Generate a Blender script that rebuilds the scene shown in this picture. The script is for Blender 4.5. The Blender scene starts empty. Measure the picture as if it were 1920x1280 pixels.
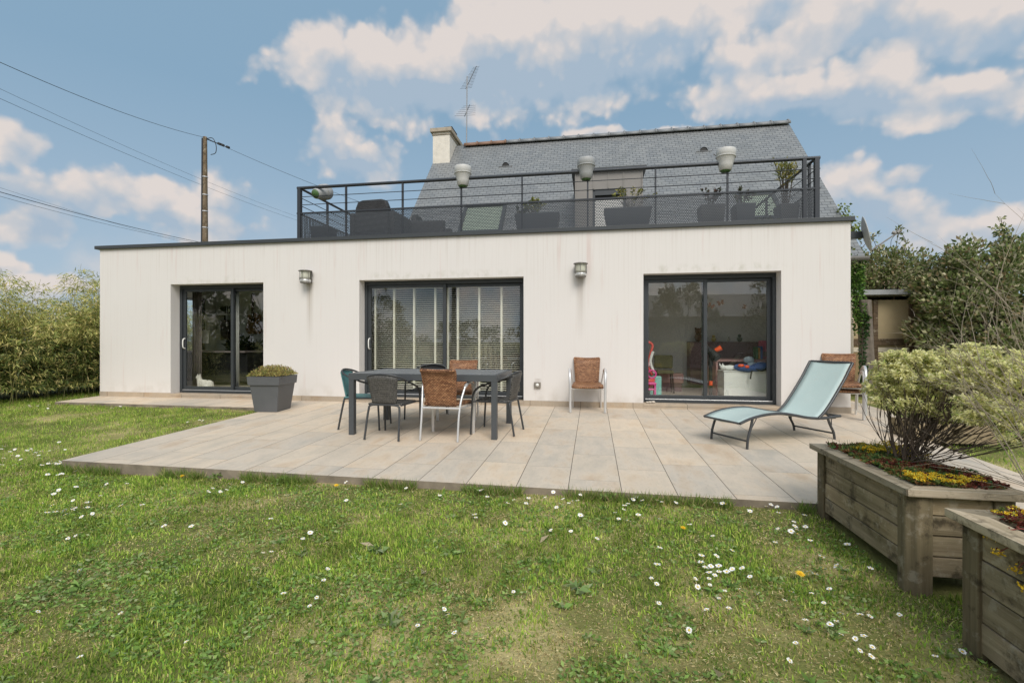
import bpy, bmesh, math, random
import numpy as np
from mathutils import Vector, Matrix
R = math.radians
random.seed(7); RNG = np.random.default_rng(7)
sc = bpy.context.scene
COL = sc.collection

# ------------------------------------------------------------------ camera
cd = bpy.data.cameras.new('camera'); cam = bpy.data.objects.new('camera', cd); COL.objects.link(cam)
cam.location = (0, -8.6, 1.19); cam.rotation_euler = (R(90), 0, R(9.6))
cd.sensor_width = 36; cd.lens = 893 / 1920 * 36; cd.shift_y = -2 / 1920
cd.clip_start = 0.05; cd.clip_end = 2000
sc.camera = cam
sc.view_settings.view_transform = 'Standard'; sc.view_settings.look = 'None'
sc.view_settings.exposure = 0.12; sc.view_settings.gamma = 1.0; sc.view_settings.use_curve_mapping = False
sc.cycles.use_denoising = True
try: sc.cycles.denoiser = 'OPENIMAGEDENOISE'; sc.cycles.denoising_input_passes = 'RGB_ALBEDO_NORMAL'; sc.cycles.denoising_prefilter = 'NONE'
except Exception: pass
sc.cycles.max_bounces = 8; sc.cycles.transparent_max_bounces = 24
sc.cycles.sample_clamp_indirect = 6

# ------------------------------------------------------------------ sun and sky
SUN = Vector((0.28, -0.80, 0.86)).normalized()
sl = bpy.data.lights.new('sun', 'SUN'); sl.energy = 2.4; sl.angle = R(30); sl.color = (1.0, 0.94, 0.87)
so = bpy.data.objects.new('sun', sl); COL.objects.link(so)
so.rotation_euler = SUN.to_track_quat('Z', 'Y').to_euler(); so.location = (-4, -10, 14)

W = bpy.data.worlds.new('World'); sc.world = W; W.use_nodes = True
wt = W.node_tree; wt.nodes.clear()
def wn(t, **k):
    n = wt.nodes.new(t)
    for a, b in k.items(): setattr(n, a, b)
    return n
def wl(a, b): wt.links.new(a, b)
def wmath(op, a, b=None, c=None, clamp=False):
    n = wn('ShaderNodeMath', operation=op, use_clamp=clamp)
    for i, v in enumerate((a, b, c)):
        if v is None: continue
        if isinstance(v, (int, float)): n.inputs[i].default_value = v
        else: wl(v, n.inputs[i])
    return n.outputs[0]
sky = wn('ShaderNodeTexSky', sky_type='NISHITA'); sky.sun_disc = False
sky.sun_elevation = math.asin(SUN.z); sky.sun_rotation = math.atan2(SUN.x, SUN.y)
sky.altitude = 0; sky.air_density = 1.0; sky.dust_density = 1.6; sky.ozone_density = 1.0
bg_sky = wn('ShaderNodeBackground'); bg_sky.inputs[1].default_value = 0.115
skyg = wn('ShaderNodeMix', data_type='RGBA'); skyg.inputs[0].default_value = 0.9
wl(sky.outputs[0], skyg.inputs[6]); 
tcg = wn('ShaderNodeTexCoord'); sg = wn('ShaderNodeSeparateXYZ'); wl(tcg.outputs['Generated'], sg.inputs[0])
veil = wn('ShaderNodeValToRGB'); wl(sg.outputs['Z'], veil.inputs[0])      # thin high veil over the blue, milkier towards the horizon
veil.color_ramp.elements[0].position = 0.0; veil.color_ramp.elements[0].color = (3.5 / 6, 4.4 / 6, 5.3 / 6, 1); veil.color_ramp.elements[1].position = 0.42; veil.color_ramp.elements[1].color = (2.05 / 6, 3.25 / 6, 4.4 / 6, 1)
vs_ = wn('ShaderNodeVectorMath', operation='SCALE'); wl(veil.outputs[0], vs_.inputs[0]); vs_.inputs['Scale'].default_value = 6.0; wl(vs_.outputs[0], skyg.inputs[7])
wl(skyg.outputs[2], bg_sky.inputs[0])
tc = wn('ShaderNodeTexCoord')
def wnoise(scale, detail, vec, rough=0.55):
    n = wn('ShaderNodeTexNoise'); n.inputs['Scale'].default_value = scale; n.inputs['Detail'].default_value = detail
    n.inputs['Roughness'].default_value = rough; wl(vec, n.inputs['Vector']); return n
# warp the direction a little so cloud edges are ragged
n1 = wnoise(11, 4, tc.outputs['Generated'], 0.6)
sub = wn('ShaderNodeVectorMath', operation='SUBTRACT'); wl(n1.outputs['Color'], sub.inputs[0]); sub.inputs[1].default_value = (.5, .5, .5)
scl = wn('ShaderNodeVectorMath', operation='SCALE'); wl(sub.outputs[0], scl.inputs[0]); scl.inputs['Scale'].default_value = 0.045
add = wn('ShaderNodeVectorMath', operation='ADD'); wl(tc.outputs['Generated'], add.inputs[0]); wl(scl.outputs[0], add.inputs[1])
DIR = add.outputs[0]
CLOUDS = [(-31.6,29.4,0.065,0.035),(-26.4,29.0,0.111,0.052),(-19.8,28.3,0.146,0.046),(-13.4,32.9,0.085,0.064),(-7.0,31.5,0.178,0.074),(1.2,32.4,0.168,0.071),(8.4,32.9,0.1,0.044),(-16.0,29.5,0.184,0.053),(16.1,27.6,0.064,0.031),(20.6,28.2,0.052,0.033),(27.7,24.1,0.071,0.033),(20.6,23.9,0.131,0.028),(30.0,21.5,0.117,0.029),(34.7,20.6,0.044,0.026),(28.5,28.2,0.136,0.034),(35.3,25.4,0.082,0.035),(19.2,31.9,0.059,0.021),(-29.9,20.9,0.059,0.041),(-27.0,19.6,0.074,0.036),(-55.9,16.1,0.026,0.021),(-54.2,12.3,0.054,0.032),(-50.4,13.0,0.06,0.032),(-46.1,13.5,0.033,0.034),(-54.8,9.8,0.046,0.024),(-44.8,12.3,0.061,0.026),(-40.8,14.4,0.045,0.037),(-41.7,11.4,0.075,0.023),(26.0,14.4,0.053,0.038),(28.9,12.5,0.052,0.033),(33.0,9.3,0.063,0.024),(36.6,9.4,0.041,0.029),(30.8,11.0,0.038,0.025),(1.2,22.8,0.069,0.013),(-56.2,6.1,0.017,0.014),(-52.8,4.3,0.069,0.018),(30.0,14.9,0.032,0.016),(9.0,22.4,0.055,0.009)]
acc = None; lit = None
for az, el, a, b in CLOUDS:
    az, el = R(az), R(el)
    c = Vector((math.sin(az) * math.cos(el), math.cos(az) * math.cos(el), math.sin(el)))
    t1 = Vector((math.cos(R(9.6)), math.sin(R(9.6)), 0)); t1 = (t1 - c * t1.dot(c)).normalized(); t2 = t1.cross(c)      # cloud bases lie level, parallel to one another
    if t2.z < 0: t2 = -t2
    m = Matrix((t1, t2, t1.cross(t2))).transposed()
    mp = wn('ShaderNodeMapping', vector_type='TEXTURE')
    mp.inputs['Location'].default_value = c; mp.inputs['Rotation'].default_value = m.to_euler()
    mp.inputs['Scale'].default_value = (a * (1.5 if a > .1 else 1.3), b * (1.7 if a > .1 else 1.45), 0.6)
    wl(DIR, mp.inputs['Vector'])
    ln = wn('ShaderNodeVectorMath', operation='LENGTH'); wl(mp.outputs[0], ln.inputs[0])
    d = wmath('SUBTRACT', 1.0, ln.outputs['Value'])
    sx = wn('ShaderNodeSeparateXYZ'); wl(mp.outputs[0], sx.inputs[0])
    # underside of each heap is the greyer one
    h = wmath('MULTIPLY', wmath('MAXIMUM', d, 0.0), sx.outputs['Y'])
    acc = d if acc is None else wmath('SMOOTH_MAX', acc, d, 0.25)
    lit = h if lit is None else wmath('ADD', lit, h)
n2 = wnoise(16, 8, tc.outputs['Generated'], 0.6)
n3 = wnoise(5.5, 6, tc.outputs['Generated'], 0.55)
def wvor(scale):
    v = wn('ShaderNodeTexVoronoi', feature='SMOOTH_F1'); v.inputs['Scale'].default_value = scale; v.inputs['Smoothness'].default_value = 0.6; wl(DIR, v.inputs['Vector']); return v.outputs['Distance']
billow = wmath('SUBTRACT', 0.55, wmath('ADD', wmath('ADD', wmath('MULTIPLY', wvor(11), 0.55), wmath('MULTIPLY', wvor(26), 0.38)), wmath('MULTIPLY', wvor(60), 0.2)))     # heaped, cauliflower edges
dens = wmath('ADD', acc, wmath('ADD', wmath('MULTIPLY', wmath('SUBTRACT', n2.outputs['Fac'], 0.5), 0.3), wmath('MULTIPLY', billow, 1.25)))
mr = wn('ShaderNodeMapRange', interpolation_type='SMOOTHSTEP'); wl(dens, mr.inputs[0]); mr.inputs[1].default_value = -0.03; mr.inputs[2].default_value = 0.42
mr.inputs[4].default_value = 0.95
# broken cloud everywhere behind the viewer and overhead
sep = wn('ShaderNodeSeparateXYZ'); wl(tc.outputs['Generated'], sep.inputs[0])
back = wn('ShaderNodeMapRange', interpolation_type='SMOOTHSTEP'); wl(sep.outputs['Y'], back.inputs[0]); back.inputs[1].default_value = 0.25; back.inputs[2].default_value = -0.25
bm_ = wn('ShaderNodeMapRange', interpolation_type='SMOOTHSTEP'); wl(n3.outputs['Fac'], bm_.inputs[0]); bm_.inputs[1].default_value = 0.30; bm_.inputs[2].default_value = 0.55
bk = wmath('MULTIPLY', back.outputs[0], bm_.outputs[0])
# faint wisps low in the sky
wisp = wn('ShaderNodeMapRange', interpolation_type='SMOOTHSTEP'); wl(n3.outputs['Fac'], wisp.inputs[0]); wisp.inputs[1].default_value = 0.45; wisp.inputs[2].default_value = 0.75
wisp.inputs[4].default_value = 0.55
lowm = wn('ShaderNodeMapRange', interpolation_type='SMOOTHSTEP'); wl(sep.outputs['Z'], lowm.inputs[0]); lowm.inputs[1].default_value = 0.30; lowm.inputs[2].default_value = 0.08
wisp_ = wmath('MULTIPLY', wisp.outputs[0], lowm.outputs[0])
mask = wmath('MAXIMUM', wmath('MAXIMUM', mr.outputs[0], bk), wisp_, clamp=True)
# tone of the cloud: lit tops, blue-grey bases
tone = wmath('ADD', wmath('MULTIPLY', lit, 1.3), wmath('ADD', 0.52, wmath('ADD', wmath('MULTIPLY', billow, 1.7), wmath('MULTIPLY', wmath('SUBTRACT', n2.outputs['Fac'], 0.5), 0.7))), clamp=True)
cr = wn('ShaderNodeValToRGB'); wl(tone, cr.inputs[0])
cr.color_ramp.elements[0].position = 0.1; cr.color_ramp.elements[0].color = (0.36, 0.45, 0.55, 1)
cr.color_ramp.elements[1].position = 0.85; cr.color_ramp.elements[1].color = (0.70, 0.635, 0.60, 1)
e = cr.color_ramp.elements.new(0.5); e.color = (0.52, 0.535, 0.565, 1)
bg_cl = wn('ShaderNodeBackground'); wl(cr.outputs[0], bg_cl.inputs[0])
# clouds near the sun (behind the viewer) are brighter
dt = wn('ShaderNodeVectorMath', operation='DOT_PRODUCT'); wl(tc.outputs['Generated'], dt.inputs[0]); dt.inputs[1].default_value = SUN
st = wn('ShaderNodeMapRange'); wl(dt.outputs['Value'], st.inputs[0]); st.inputs[1].default_value = 0.1; st.inputs[2].default_value = 1.0; st.inputs[3].default_value = 1.0; st.inputs[4].default_value = 2.2
wl(st.outputs[0], bg_cl.inputs[1])
mixw = wn('ShaderNodeMixShader'); wl(mask, mixw.inputs[0]); wl(bg_sky.outputs[0], mixw.inputs[1]); wl(bg_cl.outputs[0], mixw.inputs[2])
wo = wn('ShaderNodeOutputWorld'); wl(mixw.outputs[0], wo.inputs[0])

# ------------------------------------------------------------------ helpers
def S(r, g, b):
    f = lambda c: (c / 255 / 12.92) if c <= 10 else ((c / 255 + 0.055) / 1.055) ** 2.4
    return (f(r), f(g), f(b))
class NT:
    def __init__(s, name):
        s.m = bpy.data.materials.new(name); s.m.use_nodes = True; s.t = s.m.node_tree
        s.p = s.t.nodes['Principled BSDF']; s.out = s.t.nodes['Material Output']
        s.tc = None
    def n(s, t, **k):
        x = s.t.nodes.new(t)
        for a, b in k.items(): setattr(x, a, b)
        return x
    def l(s, a, b): s.t.links.new(a, b)
    def obj(s):
        if not s.tc: s.tc = s.n('ShaderNodeTexCoord')
        return s.tc.outputs['Object']
    def map(s, scale, loc=(0, 0, 0), vec=None):
        m = s.n('ShaderNodeMapping'); m.inputs['Scale'].default_value = scale; m.inputs['Location'].default_value = loc
        s.l(vec or s.obj(), m.inputs['Vector']); return m.outputs[0]
    def noise(s, scale, detail=4, vec=None, rough=0.55):
        n = s.n('ShaderNodeTexNoise'); n.inputs['Scale'].default_value = scale; n.inputs['Detail'].default_value = detail
        n.inputs['Roughness'].default_value = rough; s.l(vec or s.obj(), n.inputs['Vector']); return n
    def math(s, op, a, b=None, c=None, clamp=False):
        n = s.n('ShaderNodeMath', operation=op, use_clamp=clamp)
        for i, v in enumerate((a, b, c)):
            if v is None: continue
            if isinstance(v, (int, float)): n.inputs[i].default_value = v
            else: s.l(v, n.inputs[i])
        return n.outputs[0]
    def ramp(s, fac, stops):
        r = s.n('ShaderNodeValToRGB'); s.l(fac, r.inputs[0]); e = r.color_ramp.elements
        while len(e) < len(stops): e.new(0.5)
        for i, (p, c) in enumerate(stops):
            e[i].position = p; e[i].color = (c, c, c, 1) if isinstance(c, (int, float)) else (*c, 1)
        return r.outputs[0]
    def mix(s, fac, a, b, mode='MIX'):
        n = s.n('ShaderNodeMix', data_type='RGBA', blend_type=mode)
        for i, v in ((0, fac), (6, a), (7, b)):
            if isinstance(v, (int, float)): n.inputs[i].default_value = v
            elif isinstance(v, tuple): n.inputs[i].default_value = (*v, 1)
            else: s.l(v, n.inputs[i])
        return n.outputs[2]
    def bump(s, h, strength=0.3, dist=0.01):
        b = s.n('ShaderNodeBump'); b.inputs['Strength'].default_value = strength; b.inputs['Distance'].default_value = dist
        s.l(h, b.inputs['Height']); s.l(b.outputs[0], s.p.inputs['Normal'])
    def base(s, c, rough=0.6, metal=0.0, spec=None):
        if isinstance(c, tuple): s.p.inputs['Base Color'].default_value = (*c, 1)
        else: s.l(c, s.p.inputs['Base Color'])
        s.p.inputs['Roughness'].default_value = rough; s.p.inputs['Metallic'].default_value = metal
        if spec is not None: s.p.inputs['Specular IOR Level'].default_value = spec
        return s.m

def simple(name, c, rough=0.6, metal=0.0, var=0.15, scale=12, bump=0.0, bscale=80, spec=None):
    t = NT(name)
    n = t.noise(scale, 5)
    col = t.mix(n.outputs['Fac'], tuple(x * (1 - var) for x in c), tuple(min(1, x * (1 + var)) for x in c))
    if bump: t.bump(t.noise(bscale, 3).outputs['Fac'], bump, 0.004)
    return t.base(col, rough, metal, spec)

def leafmat(name, rough=0.5, transl=0.3, spec=0.3):
    t = NT(name)
    a = t.n('ShaderNodeAttribute', attribute_name='tint')
    t.base(a.outputs['Color'], rough, spec=spec)
    tr = t.n('ShaderNodeBsdfTranslucent'); t.l(a.outputs['Color'], tr.inputs[0])
    mx = t.n('ShaderNodeMixShader'); mx.inputs[0].default_value = transl
    t.l(t.p.outputs[0], mx.inputs[1]); t.l(tr.outputs[0], mx.inputs[2]); t.l(mx.outputs[0], t.out.inputs[0])
    return t.m

class MB:
    def __init__(s): s.v = []; s.f = []; s.mi = []; s.sm = []
    def add(s, vs, fs, m=0, smooth=False):
        o = len(s.v); s.v += [tuple(v) for v in vs]
        for f in fs: s.f.append([i + o for i in f]); s.mi.append(m); s.sm.append(smooth)
        return s
    def b(s, x0, x1, y0, y1, z0, z1, m=0):
        return s.add([(x0, y0, z0), (x1, y0, z0), (x1, y1, z0), (x0, y1, z0), (x0, y0, z1), (x1, y0, z1), (x1, y1, z1), (x0, y1, z1)],
                     [(0, 3, 2, 1), (4, 5, 6, 7), (0, 1, 5, 4), (1, 2, 6, 5), (2, 3, 7, 6), (3, 0, 4, 7)], m)
    def bar(s, p, q, w, h, m=0, up=(0, 0, 1)):
        p, q = Vector(p), Vector(q); d = (q - p).normalized(); u = Vector(up)
        if abs(d.dot(u)) > 0.98: u = Vector((0, 1, 0))
        x = d.cross(u).normalized(); y = x.cross(d).normalized()
        c = []
        for e in (p, q):
            for a, b in ((-1, -1), (1, -1), (1, 1), (-1, 1)): c.append(e + x * (a * w / 2) + y * (b * h / 2))
        return s.add(c, [(0, 1, 2, 3), (7, 6, 5, 4), (0, 4, 5, 1), (1, 5, 6, 2), (2, 6, 7, 3), (3, 7, 4, 0)], m)
    def tube(s, path, r, n=8, m=0, closed=False, sx=1.0):
        path = [Vector(p) for p in path]; k = len(path)
        rs = r if isinstance(r, (list, tuple)) else [r] * k
        ref = None; vs = []
        for i, p in enumerate(path):
            a = path[(i - 1) % k] if (closed or i > 0) else p; b = path[(i + 1) % k] if (closed or i < k - 1) else p
            d = (b - a).normalized()
            if ref is None:
                ref = d.cross(Vector((0, 0, 1)))
                if ref.length < 0.05: ref = d.cross(Vector((0, 1, 0)))
            ref = (ref - d * ref.dot(d)).normalized(); o = d.cross(ref)
            for j in range(n):
                t = 2 * math.pi * j / n
                vs.append(p + (ref * math.cos(t) * sx + o * math.sin(t)) * rs[i])
        fs = []
        for i in range(k if closed else k - 1):
            for j in range(n):
                a0 = i * n; b0 = ((i + 1) % k) * n
                fs.append((a0 + j, a0 + (j + 1) % n, b0 + (j + 1) % n, b0 + j))
        s.add(vs, fs, m, True)
        if not closed:
            s.add(vs[:n], [tuple(range(n))[::-1]], m); s.add(vs[-n:], [tuple(range(n))], m)
        return s
    def lathe(s, prof, n=24, at=(0, 0, 0), m=0, a0=0, a1=2 * math.pi):
        vs = []; full = abs(a1 - a0 - 2 * math.pi) < 1e-4; k = n if full else n + 1
        for r, z in prof:
            for j in range(k):
                t = a0 + (a1 - a0) * j / n
                vs.append((at[0] + r * math.cos(t), at[1] + r * math.sin(t), at[2] + z))
        fs = []
        for i in range(len(prof) - 1):
            for j in range(n):
                fs.append((i * k + j, i * k + (j + 1) % k, (i + 1) * k + (j + 1) % k, (i + 1) * k + j))
        return s.add(vs, fs, m, True)
    def prism(s, poly, z0, z1, m=0, ms=None):
        f0 = z0 if callable(z0) else (lambda x, y: z0); f1 = z1 if callable(z1) else (lambda x, y: z1)
        n = len(poly)
        vs = [(x, y, f0(x, y)) for x, y in poly] + [(x, y, f1(x, y)) for x, y in poly]
        s.add(vs, [tuple(range(n, 2 * n))], m); s.add(vs, [tuple(range(n))[::-1]] + [(i, (i + 1) % n, n + (i + 1) % n, n + i) for i in range(n)], m if ms is None else ms)
        return s
    def grid(s, P, m=0, smooth=True):
        nu, nv = len(P), len(P[0])
        return s.add([p for r in P for p in r], [(i * nv + j, (i + 1) * nv + j, (i + 1) * nv + j + 1, i * nv + j + 1) for i in range(nu - 1) for j in range(nv - 1)], m, smooth)
    def ball(s, c, r, m=0, n=12, rot=None):
        r = (r, r, r) if isinstance(r, (int, float)) else r; vs = []; k = n // 2
        for i in range(k + 1):
            t = math.pi * i / k
            for j in range(n):
                p = 2 * math.pi * j / n
                v = Vector((r[0] * math.sin(t) * math.cos(p), r[1] * math.sin(t) * math.sin(p), r[2] * math.cos(t)))
                if rot: v = rot @ v
                vs.append(Vector(c) + v)
        return s.add(vs, [(i * n + j, (i + 1) * n + j, (i + 1) * n + (j + 1) % n, i * n + (j + 1) % n) for i in range(k) for j in range(n)], m, True)
    def build(s, name, mats, parent=None, bevel=0, solid=0, loc=None):
        me = bpy.data.meshes.new(name)
        me.from_pydata(s.v, [], s.f)
        mats = mats if isinstance(mats, (list, tuple)) else [mats]
        for m in mats: me.materials.append(m)
        me.polygons.foreach_set('material_index', s.mi); me.polygons.foreach_set('use_smooth', s.sm); me.update()
        o = bpy.data.objects.new(name, me); COL.objects.link(o)
        if parent: o.parent = parent
        if loc is not None:
            if loc == 'auto':
                a = np.array(s.v); loc = ((a[:, 0].min() + a[:, 0].max()) / 2, (a[:, 1].min() + a[:, 1].max()) / 2, a[:, 2].min())
            me.transform(Matrix.Translation(-Vector(loc))); o.location = loc
        if solid:
            d = o.modifiers.new('solid', 'SOLIDIFY'); d.thickness = solid; d.offset = 0
        if bevel:
            d = o.modifiers.new('bevel', 'BEVEL'); d.width = bevel; d.segments = 2; d.limit_method = 'ANGLE'
        return o

def fmesh(name, V, F, mats, parent=None, tint=None, loc=None, smooth=False, mi=None):
    """V (n,3); F: (m,k) array or list of such"""
    F = F if isinstance(F, list) else [F]
    V = np.asarray(V, np.float32)
    if loc is not None: V = V - np.array(loc, np.float32)
    me = bpy.data.meshes.new(name)
    me.vertices.add(len(V)); me.vertices.foreach_set('co', V.ravel())
    idx = np.concatenate([f.ravel() for f in F]).astype(np.int32)
    tot = np.concatenate([np.full(len(f), f.shape[1], np.int32) for f in F])
    st = np.concatenate([[0], np.cumsum(tot)[:-1]]).astype(np.int32)
    me.loops.add(len(idx)); me.loops.foreach_set('vertex_index', idx)
    me.polygons.add(len(tot)); me.polygons.foreach_set('loop_start', st)
    try: me.polygons.foreach_set('loop_total', tot)
    except Exception: pass
    for m in (mats if isinstance(mats, (list, tuple)) else [mats]): me.materials.append(m)
    if mi is not None: me.polygons.foreach_set('material_index', np.asarray(mi, np.int32))
    if smooth: me.polygons.foreach_set('use_smooth', np.ones(len(tot), bool))
    me.update(calc_edges=True); me.validate()
    if tint is not None:
        a = me.color_attributes.new('tint', 'FLOAT_COLOR', 'POINT')
        c = np.ones((len(V), 4), np.float32); c[:, :3] = tint; a.data.foreach_set('color', c.ravel())
    o = bpy.data.objects.new(name, me); COL.objects.link(o)
    if parent: o.parent = parent
    if loc is not None: o.location = loc
    return o

def tag(o, label, cat, group=None):
    o['label'] = label; o['category'] = cat
    if group: o['group'] = group
    return o
def thing(name, label, cat, loc=(0, 0, 0), rz=0.0, group=None):
    o = bpy.data.objects.new(name, None); COL.objects.link(o); o.empty_display_size = 0.1
    o.location = loc; o.rotation_euler = (0, 0, rz)
    return tag(o, label, cat, group)
def struct(o): o['kind'] = 'structure'; return o
def stuff(o, label, cat): o['kind'] = 'stuff'; return tag(o, label, cat)
def dup(root, label, loc, rz, group=None):
    def cp(o, par):
        c = o.copy(); COL.objects.link(c)
        if par: c.parent = par
        for ch in list(o.children): cp(ch, c)
        return c
    c = cp(root, None); c.location = loc; c.rotation_euler = (0, 0, rz); c['label'] = label
    if group: c['group'] = group
    return c
def spline(pts, n=6, closed=False):
    P = [Vector(p) for p in pts]; out = []; k = len(P)
    rng = range(k) if closed else range(k - 1)
    for i in rng:
        p0 = P[(i - 1) % k] if (closed or i > 0) else P[i]; p1 = P[i]; p2 = P[(i + 1) % k]; p3 = P[(i + 2) % k] if (closed or i < k - 2) else P[(i + 1) % k]
        for j in range(n):
            t = j / n
            out.append(0.5 * ((2 * p1) + (p2 - p0) * t + (2 * p0 - 5 * p1 + 4 * p2 - p3) * t * t + (3 * p1 - p0 - 3 * p2 + p3) * t ** 3))
    if not closed: out.append(P[-1])
    return out
def vnoise(x, y, scale, seed):
    g = np.random.default_rng(seed).random((256, 256)); x = x * scale + 500; y = y * scale + 500
    xi = np.floor(x).astype(int); yi = np.floor(y).astype(int); fx = x - xi; fy = y - yi
    fx = fx * fx * (3 - 2 * fx); fy = fy * fy * (3 - 2 * fy)
    q = lambda a, b: g[a % 256, b % 256]
    return (q(xi, yi) * (1 - fx) + q(xi + 1, yi) * fx) * (1 - fy) + (q(xi, yi + 1) * (1 - fx) + q(xi + 1, yi + 1) * fx) * fy
def unit(a): return a / np.maximum(np.linalg.norm(a, axis=1, keepdims=True), 1e-6)
def leaves(P, D, L, Wd, tint, fold=0.15, N=None):
    """diamond leaves: base P, direction D, length L, width Wd, tint (n,3)"""
    n = len(P); D = unit(D); r = unit(RNG.normal(size=(n, 3)) if N is None else np.asarray(N) + RNG.normal(0, .4, (n, 3))); s = unit(np.cross(D, r)); u = np.cross(s, D)
    L = np.asarray(L).reshape(-1, 1) * np.ones((n, 1)); Wd = np.asarray(Wd).reshape(-1, 1) * np.ones((n, 1))
    mid = P + D * L * 0.45 + u * L * fold
    V = np.stack([P, mid + s * Wd / 2, P + D * L, mid - s * Wd / 2], 1).reshape(-1, 3)
    F = np.arange(4 * n).reshape(-1, 4)
    return V, F, np.repeat(tint, 4, axis=0)
def tint_pick(n, cols, w, var=0.25):
    c = np.array(cols)[RNG.choice(len(cols), n, p=np.array(w) / sum(w))]
    return c * (1 + var * (RNG.random((n, 1)) * 2 - 1))
def join(parts):
    V = []; F = []; T = []; o = 0
    for v, f, t in parts: V.append(v); F.append(f + o); T.append(t); o += len(v)
    return np.concatenate(V), np.concatenate(F), np.concatenate(T)
def lawn_z(x, y):
    x = np.asarray(x, float); y = np.asarray(y, float)
    k = np.clip((x + 5.2) / 3.2, 0, 1); k = k * k * (3 - 2 * k)
    return -0.035 + 0.045 * k * np.clip((y + 8) / 2, 0, 1) * np.clip((-3.9 - y) / 0.45, 0, 1) + 0.038 * np.clip(y, -14, 0) + 0.02 * (vnoise(x, y, 0.6, 5) - 0.5)
def lz(x, y): return float(lawn_z(np.array([x]), np.array([y]))[0])
TZ = lambda x, y: 0.022 * min(y, 0.3)        # the paved terrace falls slightly away from the house
# ------------------------------------------------------------------ materials
def wall_mat():
    t = NT('render_coat'); base = S(222, 214, 205)
    base = (0.68, 0.655, 0.625)
    big = t.noise(0.8, 4)
    streak = t.noise(1.0, 6, t.map((30, 30, 0.45)), 0.62)
    fine = t.noise(1.0, 5, t.map((95, 95, 2.5)))
    c = t.mix(t.math('MULTIPLY', big.outputs['Fac'], 0.35), base, tuple(x * 0.93 for x in base))
    sx = t.n('ShaderNodeSeparateXYZ'); t.l(t.obj(), sx.inputs[0])
    top = t.n('ShaderNodeMapRange'); t.l(sx.outputs['Z'], top.inputs[0]); top.inputs[1].default_value = 1.5; top.inputs[2].default_value = 3.2; top.inputs[3].default_value = 0.25; top.inputs[4].default_value = 1.0
    s1 = t.ramp(streak.outputs['Fac'], [(0.5, 0.0), (0.72, 1.0)])
    c = t.mix(t.math('MULTIPLY', t.math('MULTIPLY', t.math('MULTIPLY', s1, t.ramp(big.outputs['Fac'], [(0.35, 0.15), (0.65, 1.0)])), top.outputs[0]), 0.45), c, (0.44, 0.38, 0.32))      # dirt runs under the coping
    pk = t.ramp(t.noise(1.0, 5, t.map((9, 9, 0.5), (3, 1, 7))).outputs['Fac'], [(0.6, 0.0), (0.75, 1.0)])
    c = t.mix(t.math('MULTIPLY', pk, 0.42), c, (0.55, 0.40, 0.36))
    low = t.n('ShaderNodeMapRange'); t.l(sx.outputs['Z'], low.inputs[0]); low.inputs[1].default_value = 0.10; low.inputs[2].default_value = 0.40; low.inputs[3].default_value = 1; low.inputs[4].default_value = 0
    c = t.mix(t.math('MULTIPLY', t.math('MULTIPLY', low.outputs[0], t.ramp(t.noise(4, 5).outputs['Fac'], [(0.45, 0.0), (0.7, 1.0)])), 0.35), c, (0.40, 0.35, 0.28))   # splash line
    # grime hanging below the two lamps and over the door heads
    def blot(x0, z0, w, hgt, k, col):
        nonlocal c
        dx = t.math('ABSOLUTE', t.math('SUBTRACT', sx.outputs['X'], x0)); a = t.math('SUBTRACT', 1.0, t.math('DIVIDE', dx, w), clamp=True)
        dz = t.math('DIVIDE', t.math('SUBTRACT', z0, sx.outputs['Z']), hgt); bz = t.math('MULTIPLY', t.math('GREATER_THAN', dz, 0.0), t.math('SUBTRACT', 1.0, dz, clamp=True))
        f = t.math('MULTIPLY', t.math('MULTIPLY', a, bz), t.math('MULTIPLY', streak.outputs['Fac'], k), clamp=True)
        c = t.mix(f, c, col)
    blot(-5.50, 2.33, 0.09, 1.3, 1.6, (0.36, 0.31, 0.25)); blot(-0.21, 2.33, 0.10, 1.2, 1.3, (0.38, 0.33, 0.28))
    blot(-0.98, 0.5, 0.08, 0.3, 1.0, (0.4, 0.35, 0.3))
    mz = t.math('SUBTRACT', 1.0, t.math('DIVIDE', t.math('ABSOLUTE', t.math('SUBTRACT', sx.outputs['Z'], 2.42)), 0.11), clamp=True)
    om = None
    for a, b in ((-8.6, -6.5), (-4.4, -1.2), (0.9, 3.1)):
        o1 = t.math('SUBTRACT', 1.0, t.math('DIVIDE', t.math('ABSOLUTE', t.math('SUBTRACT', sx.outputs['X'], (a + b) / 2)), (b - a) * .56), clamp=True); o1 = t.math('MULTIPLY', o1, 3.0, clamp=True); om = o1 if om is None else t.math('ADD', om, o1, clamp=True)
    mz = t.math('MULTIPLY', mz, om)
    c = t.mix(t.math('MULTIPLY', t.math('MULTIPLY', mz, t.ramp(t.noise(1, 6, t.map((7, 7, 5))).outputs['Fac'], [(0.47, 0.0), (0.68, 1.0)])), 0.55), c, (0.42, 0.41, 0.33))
    for zz in (3.05,):
        mz = t.math('SUBTRACT', 1.0, t.math('DIVIDE', t.math('ABSOLUTE', t.math('SUBTRACT', sx.outputs['Z'], 3.13)), 0.12), clamp=True)
        c = t.mix(t.math('MULTIPLY', t.math('MULTIPLY', mz, fine.outputs['Fac']), 0.45), c, (0.42, 0.38, 0.33))
    hgt = t.math('ADD', t.math('MULTIPLY', fine.outputs['Fac'], 0.7), t.noise(160, 2).outputs['Fac'])
    t.bump(hgt, 0.16, 0.005)
    return t.base(c, 0.9, spec=0.2)

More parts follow.
